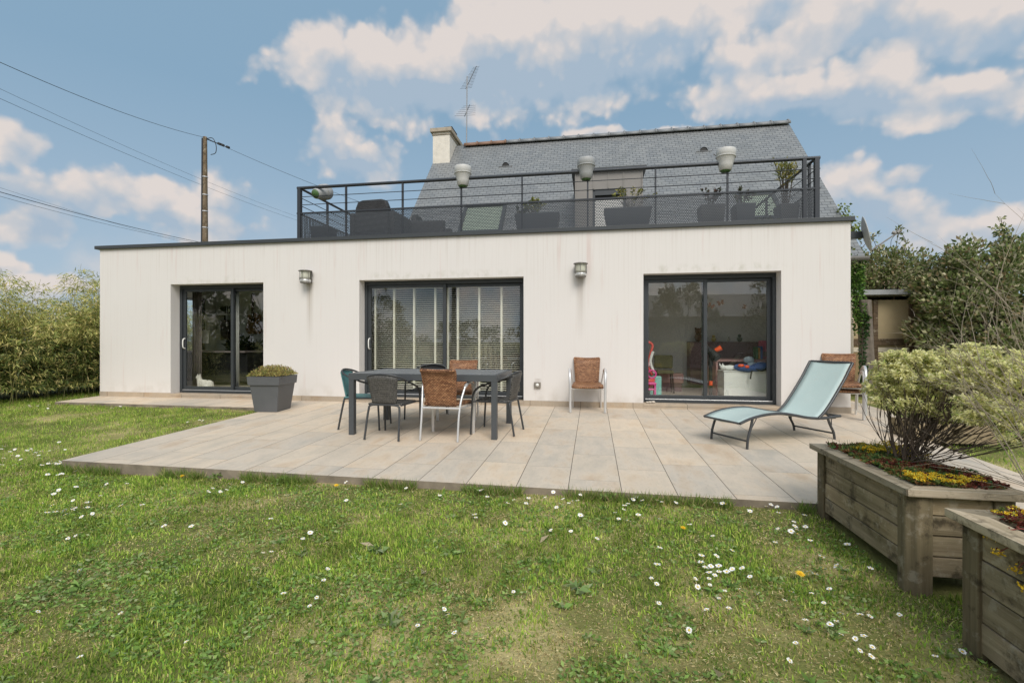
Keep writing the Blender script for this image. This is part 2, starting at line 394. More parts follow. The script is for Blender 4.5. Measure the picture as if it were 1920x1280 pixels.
def tile_mat(name, tw, tl, x0, shade=1.0):
    t = NT(name); sx = t.n('ShaderNodeSeparateXYZ'); t.l(t.obj(), sx.inputs[0])
    X, Y = sx.outputs['X'], sx.outputs['Y']
    rowf = t.math('DIVIDE', t.math('SUBTRACT', X, x0), tw); row = t.math('FLOOR', rowf)
    wn1 = t.n('ShaderNodeTexWhiteNoise', noise_dimensions='1D'); t.l(row, wn1.inputs['W'])
    colf = t.math('ADD', t.math('DIVIDE', Y, tl), t.math('MULTIPLY', wn1.outputs['Value'], 1.0)); col = t.math('FLOOR', colf)
    fx = t.math('MULTIPLY', t.math('FRACT', rowf), tw); fy = t.math('MULTIPLY', t.math('FRACT', colf), tl)
    dx = t.math('MINIMUM', fx, t.math('SUBTRACT', tw, fx)); dy = t.math('MINIMUM', fy, t.math('SUBTRACT', tl, fy))
    jx = t.math('LESS_THAN', dx, 0.0032); jy = t.math('LESS_THAN', dy, 0.0022)
    cv = t.n('ShaderNodeCombineXYZ'); t.l(row, cv.inputs[0]); t.l(col, cv.inputs[1])
    w2 = t.n('ShaderNodeTexWhiteNoise', noise_dimensions='3D'); t.l(cv.outputs[0], w2.inputs['Vector'])
    off = t.n('ShaderNodeVectorMath', operation='SCALE'); t.l(w2.outputs['Color'], off.inputs[0]); off.inputs['Scale'].default_value = 37
    pos = t.n('ShaderNodeVectorMath', operation='ADD'); t.l(t.map((1, 1, 1)), pos.inputs[0]); t.l(off.outputs[0], pos.inputs[1])
    v = pos.outputs[0]
    a = t.noise(1.0, 7, t.map((3.2, 1.4, 3), vec=v), 0.62); b = t.noise(1.0, 6, t.map((8, 2.4, 5), (4, 4, 4), vec=v), 0.7)
    f = t.noise(1.0, 4, t.map((45, 20, 30), vec=v), 0.6)
    c = t.ramp(a.outputs['Fac'], [(0.30, (0.37, 0.35, 0.31)), (0.42, (0.51, 0.45, 0.37)), (0.52, (0.60, 0.52, 0.425)), (0.60, (0.57, 0.46, 0.34)), (0.72, (0.45, 0.32, 0.21))])
    c = t.mix(t.ramp(b.outputs['Fac'], [(0.52, 0.0), (0.70, 0.55)]), c, (0.41, 0.39, 0.355))
    c = t.mix(t.math('MULTIPLY', t.ramp(f.outputs['Fac'], [(0.55, 0.0), (0.75, 1.0)]), 0.6), c, (0.29, 0.24, 0.185))
    c = t.mix(0.42, c, t.mix(w2.outputs['Value'], (0.40, 0.38, 0.345), (0.66, 0.55, 0.42)))
    big = t.noise(0.9, 5); c = t.mix(t.math('MULTIPLY', t.ramp(big.outputs['Fac'], [(0.45, 0.0), (0.7, 1.0)]), 0.25), c, (0.42, 0.37, 0.30))
    j = t.math('MAXIMUM', jx, t.math('MULTIPLY', jy, 0.75))
    c = t.mix(j, c, (0.10, 0.085, 0.07))
    c = t.mix(1.0, c, (1.02, 1.0, 0.965), 'MULTIPLY')
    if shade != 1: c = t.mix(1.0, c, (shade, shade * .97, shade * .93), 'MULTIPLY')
    h = t.math('SUBTRACT', t.math('MULTIPLY', f.outputs['Fac'], 0.15), t.math('MULTIPLY', j, 1.0)); t.bump(h, 0.4, 0.004)
    return t.base(c, 0.75, spec=0.25)

def slate_mat():
    t = NT('slate'); sx = t.n('ShaderNodeSeparateXYZ'); t.l(t.obj(), sx.inputs[0])
    s = t.math('DIVIDE', sx.outputs['Z'], math.sin(math.atan2(7.843 - 3.064, 7.166 - 3.004)))
    cv = t.n('ShaderNodeCombineXYZ'); t.l(sx.outputs['X'], cv.inputs[0]); t.l(s, cv.inputs[1])
    br = t.n('ShaderNodeTexBrick'); t.l(cv.outputs[0], br.inputs['Vector'])
    br.inputs['Scale'].default_value = 1; br.inputs['Mortar Size'].default_value = 0.007; br.inputs['Brick Width'].default_value = 0.20; br.inputs['Row Height'].default_value = 0.118
    br.inputs['Mortar Smooth'].default_value = 0.1
    br.inputs['Color1'].default_value = (0.165, 0.175, 0.18, 1); br.inputs['Color2'].default_value = (0.215, 0.225, 0.225, 1); br.inputs['Mortar'].default_value = (0.05, 0.052, 0.055, 1)
    n = t.noise(1, 6, t.map((3, 3, 3))); n2 = t.noise(1, 5, t.map((1.1, 1, 0.35)), 0.6)
    c = t.mix(t.math('MULTIPLY', t.ramp(n.outputs['Fac'], [(0.4, 0.0), (0.7, 1.0)]), 0.25), br.outputs['Color'], (0.26, 0.26, 0.245))
    c = t.mix(t.math('MULTIPLY', t.ramp(n2.outputs['Fac'], [(0.5, 0.0), (0.68, 1.0)]), 0.3), c, (0.14, 0.145, 0.138))
    # each course laps over the one below
    lap = t.math('FRACT', t.math('DIVIDE', s, 0.118))
    t.bump(t.math('ADD', t.math('MULTIPLY', t.math('SUBTRACT', 1.0, lap), 0.8), t.math('MULTIPLY', br.outputs['Fac'], -1.0)), 0.6, 0.012)
    return t.base(c, 0.42, spec=0.5)

def wood_mat(name, axis, c1, c2, moss=0.4):
    t = NT(name); sc_ = [28, 28, 28]; sc_['xyz'.index(axis)] = 1.3
    g = t.noise(1, 7, t.map(tuple(sc_)), 0.65); b = t.noise(2.2, 5)
    c = t.mix(t.ramp(g.outputs['Fac'], [(0.3, 0.0), (0.7, 1.0)]), c1, c2)
    c = t.mix(t.math('MULTIPLY', t.ramp(b.outputs['Fac'], [(0.42, 0.0), (0.65, 1.0)]), moss), c, (0.085, 0.085, 0.04))
    d = t.noise(7, 6, rough=0.7); c = t.mix(t.math('MULTIPLY', t.ramp(d.outputs['Fac'], [(0.53, 0.0), (0.64, 1.0)]), 0.75), c, (0.045, 0.038, 0.026))
    l = t.noise(11, 6, t.map((1, 1, 1), (9, 3, 2)), 0.7); c = t.mix(t.math('MULTIPLY', t.ramp(l.outputs['Fac'], [(0.55, 0.0), (0.66, 1.0)]), 0.5), c, (0.40, 0.375, 0.31))
    oi = t.n('ShaderNodeObjectInfo'); c = t.mix(1.0, c, t.ramp(oi.outputs['Random'], [(0.0, (0.70, 0.68, 0.62)), (0.5, (1.0, 0.97, 0.92)), (1.0, (1.28, 1.20, 1.08))]), 'MULTIPLY')
    t.bump(g.outputs['Fac'], 0.7, 0.008)
    return t.base(c, 0.85, spec=0.2)

def wicker_mat(name, c1, c2, gap, u=0.034, v=0.021):
    t = NT(name); sx = t.n('ShaderNodeSeparateXYZ'); t.l(t.obj(), sx.inputs[0])
    cv = t.n('ShaderNodeCombineXYZ'); t.l(sx.outputs['X'], cv.inputs[0]); t.l(t.math('ADD', sx.outputs['Y'], sx.outputs['Z']), cv.inputs[1])
    nz = t.noise(22, 3); w = t.n('ShaderNodeVectorMath', operation='MULTIPLY_ADD'); t.l(nz.outputs['Color'], w.inputs[0]); w.inputs[1].default_value = (0.006, 0.006, 0); t.l(cv.outputs[0], w.inputs[2])
    br = t.n('ShaderNodeTexBrick'); t.l(w.outputs[0], br.inputs['Vector'])
    br.inputs['Scale'].default_value = 1; br.inputs['Mortar Size'].default_value = 0.0042; br.inputs['Brick Width'].default_value = u; br.inputs['Row Height'].default_value = v
    br.inputs['Mortar Smooth'].default_value = 0.6
    br.inputs['Color1'].default_value = (*c1, 1); br.inputs['Color2'].default_value = (*c2, 1); br.inputs['Mortar'].default_value = (*gap, 1)
    st = t.noise(1, 5, t.map((9, 30, 46)), 0.7)
    c = t.mix(t.ramp(st.outputs['Fac'], [(0.52, 0.0), (0.66, 0.6)]), br.outputs['Color'], gap)
    t.bump(t.math('SUBTRACT', 1.0, br.outputs['Fac']), 0.8, 0.006)
    return t.base(c, 0.5, spec=0.4)

def glass_mat(name='pane_glass', tintc=(0.985, 1.0, 0.99), k=0.072):
    t = NT(name); t.t.nodes.remove(t.p)
    lw = t.n('ShaderNodeLayerWeight'); lw.inputs['Blend'].default_value = 0.5
    f5 = t.math('POWER', lw.outputs['Facing'], 5.0); fac = t.math('MULTIPLY_ADD', f5, 0.9, k, clamp=True)
    tr = t.n('ShaderNodeBsdfTransparent'); tr.inputs[0].default_value = (*tintc, 1)
    gl = t.n('ShaderNodeBsdfGlossy'); gl.inputs['Roughness'].default_value = 0.0
    mx = t.n('ShaderNodeMixShader'); t.l(fac, mx.inputs[0]); t.l(tr.outputs[0], mx.inputs[1]); t.l(gl.outputs[0], mx.inputs[2]); t.l(mx.outputs[0], t.out.inputs[0])
    return t.m

def perf_mat(name, horiz='X'):
    t = NT(name); sx = t.n('ShaderNodeSeparateXYZ'); t.l(t.obj(), sx.inputs[0]); p = 0.030
    a = t.math('DIVIDE', sx.outputs[horiz], p); b = t.math('DIVIDE', sx.outputs['Z'], p * 0.866)
    rowp = t.math('MULTIPLY', t.math('MODULO', t.math('FLOOR', b), 2.0), 0.5)
    fx = t.math('SUBTRACT', t.math('FRACT', t.math('ADD', t.math('ADD', a, 100.0), rowp)), 0.5); fz = t.math('SUBTRACT', t.math('FRACT', b), 0.5)
    r2 = t.math('ADD', t.math('MULTIPLY', fx, fx), t.math('MULTIPLY', t.math('MULTIPLY', fz, fz), 0.75))
    hole = t.math('LESS_THAN', r2, 0.082)
    t.base((0.045, 0.052, 0.06), 0.5, 0.2)
    tr = t.n('ShaderNodeBsdfTransparent'); mx = t.n('ShaderNodeMixShader'); t.l(hole, mx.inputs[0]); t.l(t.p.outputs[0], mx.inputs[1]); t.l(tr.outputs[0], mx.inputs[2]); t.l(mx.outputs[0], t.out.inputs[0])
    return t.m

M = {}
M['wall'] = wall_mat(); M['tile'] = tile_mat('stone_tile', 0.456, 0.91, -0.21); M['slate'] = slate_mat()
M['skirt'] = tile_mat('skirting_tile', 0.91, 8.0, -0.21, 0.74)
M['anth'] = simple('anthracite_metal', (0.042, 0.048, 0.052), 0.42, 0.1, 0.12, 3, 0.05, 200)
M['rail'] = simple('dark_steel', (0.028, 0.033, 0.040), 0.42, 0.2, 0.2, 9)
M['glass'] = glass_mat()
M['perf'] = perf_mat('perforated_sheet', 'X'); M['perfy'] = perf_mat('perforated_side_sheet', 'Y')
M['concrete'] = simple('rough_concrete', (0.21, 0.175, 0.13), 0.9, 0, 0.95, 5, 0.9, 40)
M['room'] = simple('room_paint', (0.80, 0.79, 0.75), 0.8, 0, 0.05, 3)
M['roomdark'] = simple('room_paint_grey', (0.70, 0.72, 0.66), 0.8, 0, 0.06, 3)
M['roomdim'] = simple('dimmed_room_paint', (0.10, 0.105, 0.09), 0.8, 0, 0.1, 3)  # walls coloured dark so the room looks unlit between the slats
M['floor'] = simple('room_floor', (0.56, 0.48, 0.40), 0.35, 0, 0.15, 4)
M['cream'] = simple('cream_render', (0.60, 0.54, 0.43), 0.9, 0, 0.12, 4, 0.3, 60)
M['chim'] = simple('old_render', (0.66, 0.62, 0.54), 0.9, 0, 0.25, 5, 0.5, 40)
M['chimcap'] = simple('chimney_concrete', (0.36, 0.31, 0.24), 0.9, 0, 0.45, 9, 0.5, 50)
M['ridge'] = simple('ridge_slate', (0.20, 0.21, 0.215), 0.5, 0, 0.25, 8); M['ridgeo'] = simple('ridge_clay', (0.22, 0.13, 0.085), 0.7, 0, 0.4, 12)
M['zinc'] = simple('zinc', (0.20, 0.19, 0.175), 0.5, 0.25, 0.12, 3); M['black'] = simple('black', (0.012, 0.012, 0.012), 0.6)
M['white'] = simple('white_paint', (0.74, 0.74, 0.70), 0.5, 0, 0.06); M['blind'] = simple('cream_blind', (0.70, 0.665, 0.56), 0.55, 0, 0.04)
M['alu'] = simple('brushed_aluminium', (0.66, 0.66, 0.65), 0.33, 0.55, 0.1, 30)
M['plast'] = simple('grey_plastic', (0.10, 0.105, 0.11), 0.5, 0, 0.15, 6, 0.1, 120)
M['soil'] = simple('soil', (0.05, 0.038, 0.026), 0.95, 0, 0.4, 20, 0.8, 50)
M['leaf'] = leafmat('leaf'); M['paleleaf'] = leafmat('pale_leaf', 0.5, 0.45); M['grassleaf'] = leafmat('grass_blade', 0.55, 0.42, 0.2)
M['bark'] = simple('bark', (0.075, 0.058, 0.042), 0.9, 0, 0.4, 20, 0.8, 60)
M['twig'] = simple('dry_twig', (0.30, 0.25, 0.18), 0.85, 0, 0.35, 30)

# ------------------------------------------------------------------ ground
def lawn_mat():
    t = NT('lawn_thatch'); a = t.noise(1.3, 6, rough=0.6); b = t.noise(14, 6, rough=0.7); c_ = t.noise(60, 4)
    c = t.ramp(a.outputs['Fac'], [(0.3, (0.10, 0.135, 0.035)), (0.5, (0.18, 0.185, 0.06)), (0.65, (0.42, 0.36, 0.17))])
    c = t.mix(t.ramp(b.outputs['Fac'], [(0.5, 0.0), (0.75, 0.5)]), c, (0.15, 0.11, 0.055))
    t.bump(c_.outputs['Fac'], 0.8, 0.02); return t.base(c, 0.95, spec=0.1)
xs = np.unique(np.concatenate([np.linspace(-400, -30, 14), np.linspace(-30, 25, 160), np.linspace(25, 400, 14)]))
ys = np.unique(np.concatenate([np.linspace(-400, -30, 14), np.linspace(-30, 30, 170), np.linspace(30, 400, 14)]))
gx, gy = np.meshgrid(xs, ys, indexing='ij'); gz = lawn_z(gx.ravel(), gy.ravel())
gz = np.where((gx.ravel() > -10.3) & (gx.ravel() < 3.95) & (gy.ravel() > 0.2) & (gy.ravel() < 9), -0.2, gz)
ii = np.arange(len(xs) * len(ys)).reshape(len(xs), len(ys))
F = np.stack([ii[:-1, :-1], ii[1:, :-1], ii[1:, 1:], ii[:-1, 1:]], -1).reshape(-1, 4)
struct(fmesh('lawn', np.stack([gx.ravel(), gy.ravel(), gz], 1), F, lawn_mat(), smooth=True))

# ------------------------------------------------------------------ paved terrace
tp = [(-10.43, -0.86), (-5.62, -0.92), (-5.62, -4.365), (1.9, -4.49), (3.95, -4.49), (4.05, -2.1), (4.87, 0.25), (5.02, 1.7), (4.16, 1.7), (4.16, 0.0), (-10.43, 0.0)]
mb = MB(); mb.prism(tp, -0.6, TZ, 0, 1)
struct(mb.build('terrace', [M['tile'], M['concrete']]))
mb = MB(); mb.prism([(5.6, -3.0), (9.5, -1.2), (9.3, -0.7), (5.4, -2.5)], -0.3, -0.085)
struct(mb.build('path', M['tile']))

# ------------------------------------------------------------------ the house
house = thing('house', 'white flat roofed extension of a slate roofed house with three sliding doors', 'house')
OPEN = [(-8.67, -6.52), (-4.455, -1.24), (0.877, 3.11)]; OZ0, OZ1 = 0.08, 2.355; FY = 0.22
XL, XR, ZT = -10.42, 4.16, 3.14
mb = MB()
xb = [XL] + [v for o in OPEN for v in o] + [XR]
def q(vs, m=0): mb.add(vs, [(0, 1, 2, 3)], m)
for i in range(len(xb) - 1):
    a, b = xb[i], xb[i + 1]
    if i % 2 == 0: q([(a, 0, -0.2), (b, 0, -0.2), (b, 0, ZT), (a, 0, ZT)])
    else:
        q([(a, 0, OZ1), (b, 0, OZ1), (b, 0, ZT), (a, 0, ZT)]); q([(a, 0, -0.2), (b, 0, -0.2), (b, 0, OZ0), (a, 0, OZ0)])
        q([(a, 0, OZ0), (a, 0.36, OZ0), (a, 0.36, OZ1), (a, 0, OZ1)]); q([(b, 0.36, OZ0), (b, 0, OZ0), (b, 0, OZ1), (b, 0.36, OZ1)])
        q([(a, 0.36, OZ1), (b, 0.36, OZ1), (b, 0, OZ1), (a, 0, OZ1)])
q([(XR, 0, -0.2), (XR, 3.3, -0.2), (XR, 3.3, ZT), (XR, 0, ZT)]); WY0, WY1, WZ0, WZ1 = 0.9, 2.7, 0.85, 2.3
for a, b, c_, d_ in ((0, WY0, -0.2, ZT), (WY1, 3.3, -0.2, ZT), (WY0, WY1, -0.2, WZ0), (WY0, WY1, WZ1, ZT)): q([(XL, b, c_), (XL, a, c_), (XL, a, d_), (XL, b, d_)])  # left wall leaves an opening for the added side window
q([(XL, 0.0, 3.125), (XR, 0.0, 3.125), (XR, 3.3, 3.125), (XL, 3.3, 3.125)]); q([(XL, 3.3, -.2), (XL, 3.3, ZT), (XR, 3.3, ZT), (XR, 3.3, -.2)])
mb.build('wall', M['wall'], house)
# skirting tiles, proud of the wall, and the raised door sills
for i in range(0, len(xb), 2): mb = MB(); mb.b(xb[i], xb[i + 1], -0.009, 0.0, -0.05, 0.098); mb.build('skirting', M['skirt'], house)
mb = MB(); mb.b(XR, XR + 0.009, -0.009, 3.3, -0.05, 0.098); mb.build('skirting', M['skirt'], house)
for a, b in OPEN:
    mb = MB(); mb.b(a + .001, b - .001, -0.012, 0.005, -0.05, 0.038); mb.b(a + 0.001, b - 0.001, -0.016, 0.34, 0.042, 0.083)
    mb.build('door_sill', M['skirt'], house, bevel=0.003)
mb = MB()   # coping
mb.b(XL - 0.085, XR + 0.045, -0.05, 0.16, 3.137, 3.207); mb.b(XL - 0.085, XL + 0.12, 0.16, 3.3, 3.137, 3.207); mb.b(XR - 0.12, XR + 0.045, 0.16, 3.2, 3.137, 3.207)
mb.build('coping', M['anth'], house, bevel=0.004)
mb = MB(); mb.b(XL + 0.12, XR - 0.12, 0.16, 3.3, 3.127, 3.15); mb.build('roof_deck', M['concrete'], house)

# rooms behind the doors
def room(x0, x1, y1, wm, side=False):
    y0 = 0.37; z0, z1 = 0.10, 2.62; mb = MB()
    mb.add([(x0, y1, z0), (x1, y1, z0), (x1, y1, z1), (x0, y1, z1)], [(0, 1, 2, 3)])
    if side:
        for a, b, c_, d_ in ((y0, WY0, z0, z1), (WY1, y1, z0, z1), (WY0, WY1, z0, WZ0), (WY0, WY1, WZ1, z1)): mb.add([(x0, a, c_), (x0, b, c_), (x0, b, d_), (x0, a, d_)], [(0, 1, 2, 3)])
        for a, b in (((WY0, WZ0), (WY1, WZ0)), ((WY1, WZ0), (WY1, WZ1)), ((WY1, WZ1), (WY0, WZ1)), ((WY0, WZ1), (WY0, WZ0))): mb.add([(XL, *a), (XL, *b), (x0, *b), (x0, *a)], [(0, 1, 2, 3)])
    else: mb.add([(x0, y0, z0), (x0, y1, z0), (x0, y1, z1), (x0, y0, z1)], [(0, 1, 2, 3)])
    mb.add([(x1, y0, z0), (x1, y1, z0), (x1, y1, z1), (x1, y0, z1)], [(3, 2, 1, 0)])
    mb.add([(x0, y0, z1), (x1, y0, z1), (x1, y1, z1), (x0, y1, z1)], [(0, 1, 2, 3)])
    mb.build('room_wall', wm, house)
    mb = MB(); mb.b(x0, x1, 0.3, y1, 0.05, 0.1); mb.build('room_floor', M['floor'], house)
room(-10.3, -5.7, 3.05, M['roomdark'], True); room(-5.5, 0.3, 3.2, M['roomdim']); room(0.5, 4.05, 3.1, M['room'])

mb = MB(); xw = XL + 0.03
for a, b, c_, d_ in ((WY0, WY0 + .06, WZ0, WZ1), (WY1 - .06, WY1, WZ0, WZ1), (WY0 + .06, WY1 - .06, WZ0, WZ0 + .06), (WY0 + .06, WY1 - .06, WZ1 - .06, WZ1), (1.77, 1.83, WZ0 + .06, WZ1 - .06)): mb.b(xw, xw + .06, a, b, c_, d_)
added_window = mb.build('window', M['anth'], house); mb = MB(); mb.b(xw + .025, xw + .031, WY0 + .05, WY1 - .05, WZ0 + .05, WZ1 - .05); mb.build('pane', M['glass'], added_window)  # unseen window, added to let more daylight into the cat room
# sliding doors: outer frame > two sashes > panes
def door(x0, x1, xs, hx, front_left):
    z0, z1 = 0.085, OZ1; y = FY
    mb = MB(); w = 0.055
    mb.b(x0, x0 + w, y, y + 0.14, z0, z1); mb.b(x1 - w, x1, y, y + 0.14, z0, z1); mb.b(x0 + w, x1 - w, y, y + 0.14, z1 - 0.075, z1); mb.b(x0 + w, x1 - w, y - 0.02, y + 0.14, z0, z0 + 0.05)
    mb.b(x0 + w, x1 - w, y + 0.01, y + 0.016, z0 + 0.05, z0 + 0.062, 1)
    d = mb.build('sliding_door', [M['anth'], M['alu']], house, bevel=0.004)
    for k, (a, b) in enumerate(((x0 + w, xs + 0.04), (xs - 0.04, x1 - w))):
        yy = y + (0.03 if (k == 0) == front_left else 0.085); s = 0.062
        mb = MB(); zb, zt = z0 + 0.055, z1 - 0.078
        mb.b(a, a + s, yy, yy + 0.045, zb, zt); mb.b(b - s, b, yy, yy + 0.045, zb, zt)
        mb.b(a + s, b - s, yy, yy + 0.045, zb, zb + 0.075); mb.b(a + s, b - s, yy, yy + 0.045, zt - 0.055, zt)
        mb.build('sash', M['anth'], d, bevel=0.004)
        mb = MB(); mb.b(a + s - .004, b - s + .004, yy + 0.018, yy + 0.026, zb + 0.07, zt - 0.05); mb.build('pane', M['glass'], d)
    if hx:
        mb = MB(); mb.tube(spline([(hx, y + 0.03, 1.02), (hx, y - 0.02, 1.05), (hx, y - 0.02, 1.2), (hx, y + 0.03, 1.23)], 4), 0.012); mb.build('handle', M['white'], d)
door(-8.67, -6.52, -7.45, -8.57, True); door(-4.455, -1.24, -2.83, -4.36, True); door(0.877, 3.11, 1.955, None, True)

# ------------------------------------------------------------------ the older house behind
EY, EZ, RY, RZ = 3.004, 3.064, 7.166, 7.843; GX0, GX1 = -5.2, 5.9
SL = (RZ - EZ) / (RY - EY); roofz = lambda y: EZ + SL * (y - EY)
nrm = Vector((0, -SL, 1)).normalized()
mb = MB(); th = 0.07
for sgn in (1, -1):
    f = lambda y: y if sgn == 1 else 2 * RY - y
    mb.add([(GX0, f(EY), EZ), (GX1, f(EY), EZ), (GX1, RY, RZ), (GX0, RY, RZ), (GX0, f(EY), EZ - th), (GX1, f(EY), EZ - th), (GX1, RY, RZ - th), (GX0, RY, RZ - th)],
           [(0, 1, 2, 3) if sgn == 1 else (3, 2, 1, 0), (0, 4, 5, 1), (0, 3, 7, 4), (1, 5, 6, 2)])
roof = mb.build('roof', M['slate'], house)
mb = MB(); a, b, y0, y1 = GX0 + 0.12, GX1 - 0.07, 3.33, 11.0
mb.prism([(a, y0), (b, y0), (b, y1), (a, y1)], -0.2, 2.95)
for x in (a, b): mb.add([(x, y0, 2.95), (x, RY, RZ - 0.35), (x, y1, 2.95)], [(0, 1, 2)])
mb.build('gable_wall', M['cream'], house)
# ridge tiles
def ridge_bm(m):
    mb = MB(); L = 0.5
    P = []
    for x in (0.0, L):
        P.append([(x, 0.17 * math.sin(t), -0.05 + 0.13 * math.cos(t)) for t in np.linspace(-1.7, 1.7, 9)])
    mb.grid(P); mb.tube([(L - 0.05, 0.16 * math.sin(t), -0.04 + 0.135 * math.cos(t)) for t in np.linspace(-1.7, 1.7, 9)], 0.022, 6)
    return mb
nr = 21; step = (GX1 - (-4.3)) / nr
r0 = ridge_bm(0).build('ridge_tile', M['ridge'], roof, solid=0.015); r1 = None
for i in range(nr):
    if i == 0: o = r0
    else:
        o = r0.copy(); COL.objects.link(o); o.parent = roof
    if i < 3:
        if i == 0: o.data = r0.data.copy(); keep = o.data; o.data.materials[0] = M['ridgeo']
        else: o.data = keep
    elif i == 3: o.data = keep.copy(); o.data.materials[0] = M['ridge']; keep2 = o.data
    else: o.data = keep2
    o.location = (-4.3 + i * step, RY, RZ - 0.025)
# roof vents
for x, y in ((-2.70, 6.13), (3.25, 6.235)):
    mb = MB(); z = roofz(y)
    arc = [(x + 0.115 * math.cos(t), y, z + 0.135 * math.sin(t)) for t in np.linspace(0, math.pi, 11)]
    backp = [(x + 0.06 * math.cos(t), y + 0.2, z + 0.2 * SL + 0.02 * math.sin(t)) for t in np.linspace(0, math.pi, 11)]
    mb.grid([arc, backp]); mb.add([(px, py + 0.02, pz) for px, py, pz in arc], [tuple(range(11))], 1)
    mb.bar((x - 0.22, y - 0.01, roofz(y - 0.01) + 0.012), (x + 0.22, y - 0.01, roofz(y - 0.01) + 0.012), 0.03, 0.012, 0)
    mb.build('roof_vent', [M['ridge'], M['black']], roof)
# skylights
def skylight(x0, x1, y0, y1):
    P = lambda x, y, h: Vector((x, y, roofz(y))) + nrm * h
    mb = MB(); w = 0.09
    for (a, b) in (((x0, y0), (x1, y0)), ((x0, y1), (x1, y1))): mb.bar(P(*a, 0.05), P(*b, 0.05), w, 0.1, up=nrm)
    for (a, b) in (((x0, y0), (x0, y1)), ((x1, y0), (x1, y1))): mb.bar(P(*a, 0.048), P(*b, 0.048), w, 0.1, up=nrm)
    s = mb.build('skylight', M['anth'], roof)
    mb = MB(); mb.add([P(x0, y0, 0.06), P(x1, y0, 0.06), P(x1, y1, 0.06), P(x0, y1, 0.06)], [(0, 1, 2, 3)]); 
    mb.build('skylight_pane', M['skyglass'], s)
M['skyglass'] = simple('skylight_glass', (0.30, 0.36, 0.27), 0.12, 0, 0.35, 6, spec=0.9)
skylight(-3.55, -2.43, 3.86, 4.66); skylight(3.72, 4.55, 3.95, 4.62)
# chimney
mb = MB(); cx0, cx1, cy0, cy1 = GX0 + 0.01, -4.615, 6.44, 7.95
mb.b(cx0, cx1, cy0, cy1, 6.4, 8.02); ch = mb.build('chimney', M['chim'], house)
mb = MB(); mb.b(cx0 - 0.03, cx1 + 0.03, cy0 - 0.03, cy1 + 0.03, 7.93, 7.96); mb.b(cx0 - 0.075, cx1 + 0.075, cy0 - 0.075, cy1 + 0.075, 8.02, 8.15); mb.build('chimney_cap', M['chimcap'], ch, bevel=0.02)
mb = MB(); mb.b(cx0 + 0.12, cx1 - 0.1, cy0 + 0.15, cy1 - 0.15, 8.15, 8.2); mb.b(cx1 - 0.22, cx1 + 0.05, cy0 + 0.1, cy0 + 0.7, 8.2, 8.235); mb.build('chimney_slab', M['black'], ch)
# gutter with its fascia
mb = MB(); P = []
for x in (XR + 0.06, GX1 + 0.02): P.append([(x, EY - 0.07 + 0.075 * math.cos(t), EZ - 0.05 + 0.09 * math.sin(t)) for t in np.linspace(math.pi, 2 * math.pi, 9)])
mb.grid(P); mb.add(P[1], [tuple(range(9))])
mb.build('gutter', M['zinc'], roof, solid=0.008)
mb = MB(); mb.b(XR + 0.06, GX1, EY + 0.01, EY + 0.32, EZ - 0.19, EZ - 0.09); mb.build('soffit', M['cream'], house)
# zinc dormer that opens on to the roof deck
mb = MB(); dx0, dx1, dy, dz = -0.43, 1.19, 3.2, 5.30; ddx0, ddx1, ddz = 0.0, 0.80, 4.86
yb = EY + (dz - EZ) / SL + 0.1
def bx2(x0, x1, z0, z1): mb.b(x0, x1, dy, dy + 0.12, z0, z1)
bx2(dx0, ddx0, 3.15, dz); bx2(ddx1, dx1, 3.15, dz); bx2(ddx0, ddx1, ddz, dz)
mb.b(dx0, dx0 + 0.1, dy + 0.12, yb, 3.15, dz); mb.b(dx1 - 0.1, dx1, dy + 0.12, yb, 3.15, dz)
for x in (dx0 + 0.02, 0.02, 0.38, 0.74, 1.17): mb.b(x - 0.012, x + 0.012, dy - 0.018, dy - 0.001, 4.88 if 0 < x < 0.8 else 3.15, dz)
dm = mb.build('dormer', M['zinc'], house)
mb = MB(); mb.b(dx0 - 0.08, dx1 + 0.08, dy - 0.1, yb + 0.15, dz, dz + 0.07); mb.build('dormer_roof', M['anth'], dm, bevel=0.005)
mb = MB(); mb.b(ddx0 + .001, ddx0 + 0.06, dy + 0.03, dy + 0.1, 3.15, ddz); mb.b(ddx1 - 0.06, ddx1 - .001, dy + 0.03, dy + 0.1, 3.15, ddz); mb.b(ddx0 + 0.06, ddx1 - 0.06, dy + 0.02, dy + 0.11, ddz - 0.13, ddz - .001)
mb.build('dormer_door', M['anth'], dm)
mb = MB(); mb.b(ddx0 + 0.06, ddx1 - 0.06, dy + 0.08, dy + 0.09, 3.18, ddz - 0.24); mb.build('roller_shutter', M['white'], dm)
mb = MB(); mb.b(ddx0 + 0.06, ddx1 - 0.06, dy + 0.085, dy + 0.09, ddz - 0.238, ddz - 0.132); mb.build('shutter_void_sheet', M['black'], dm)  # black sheet paints the dark void above the shutter
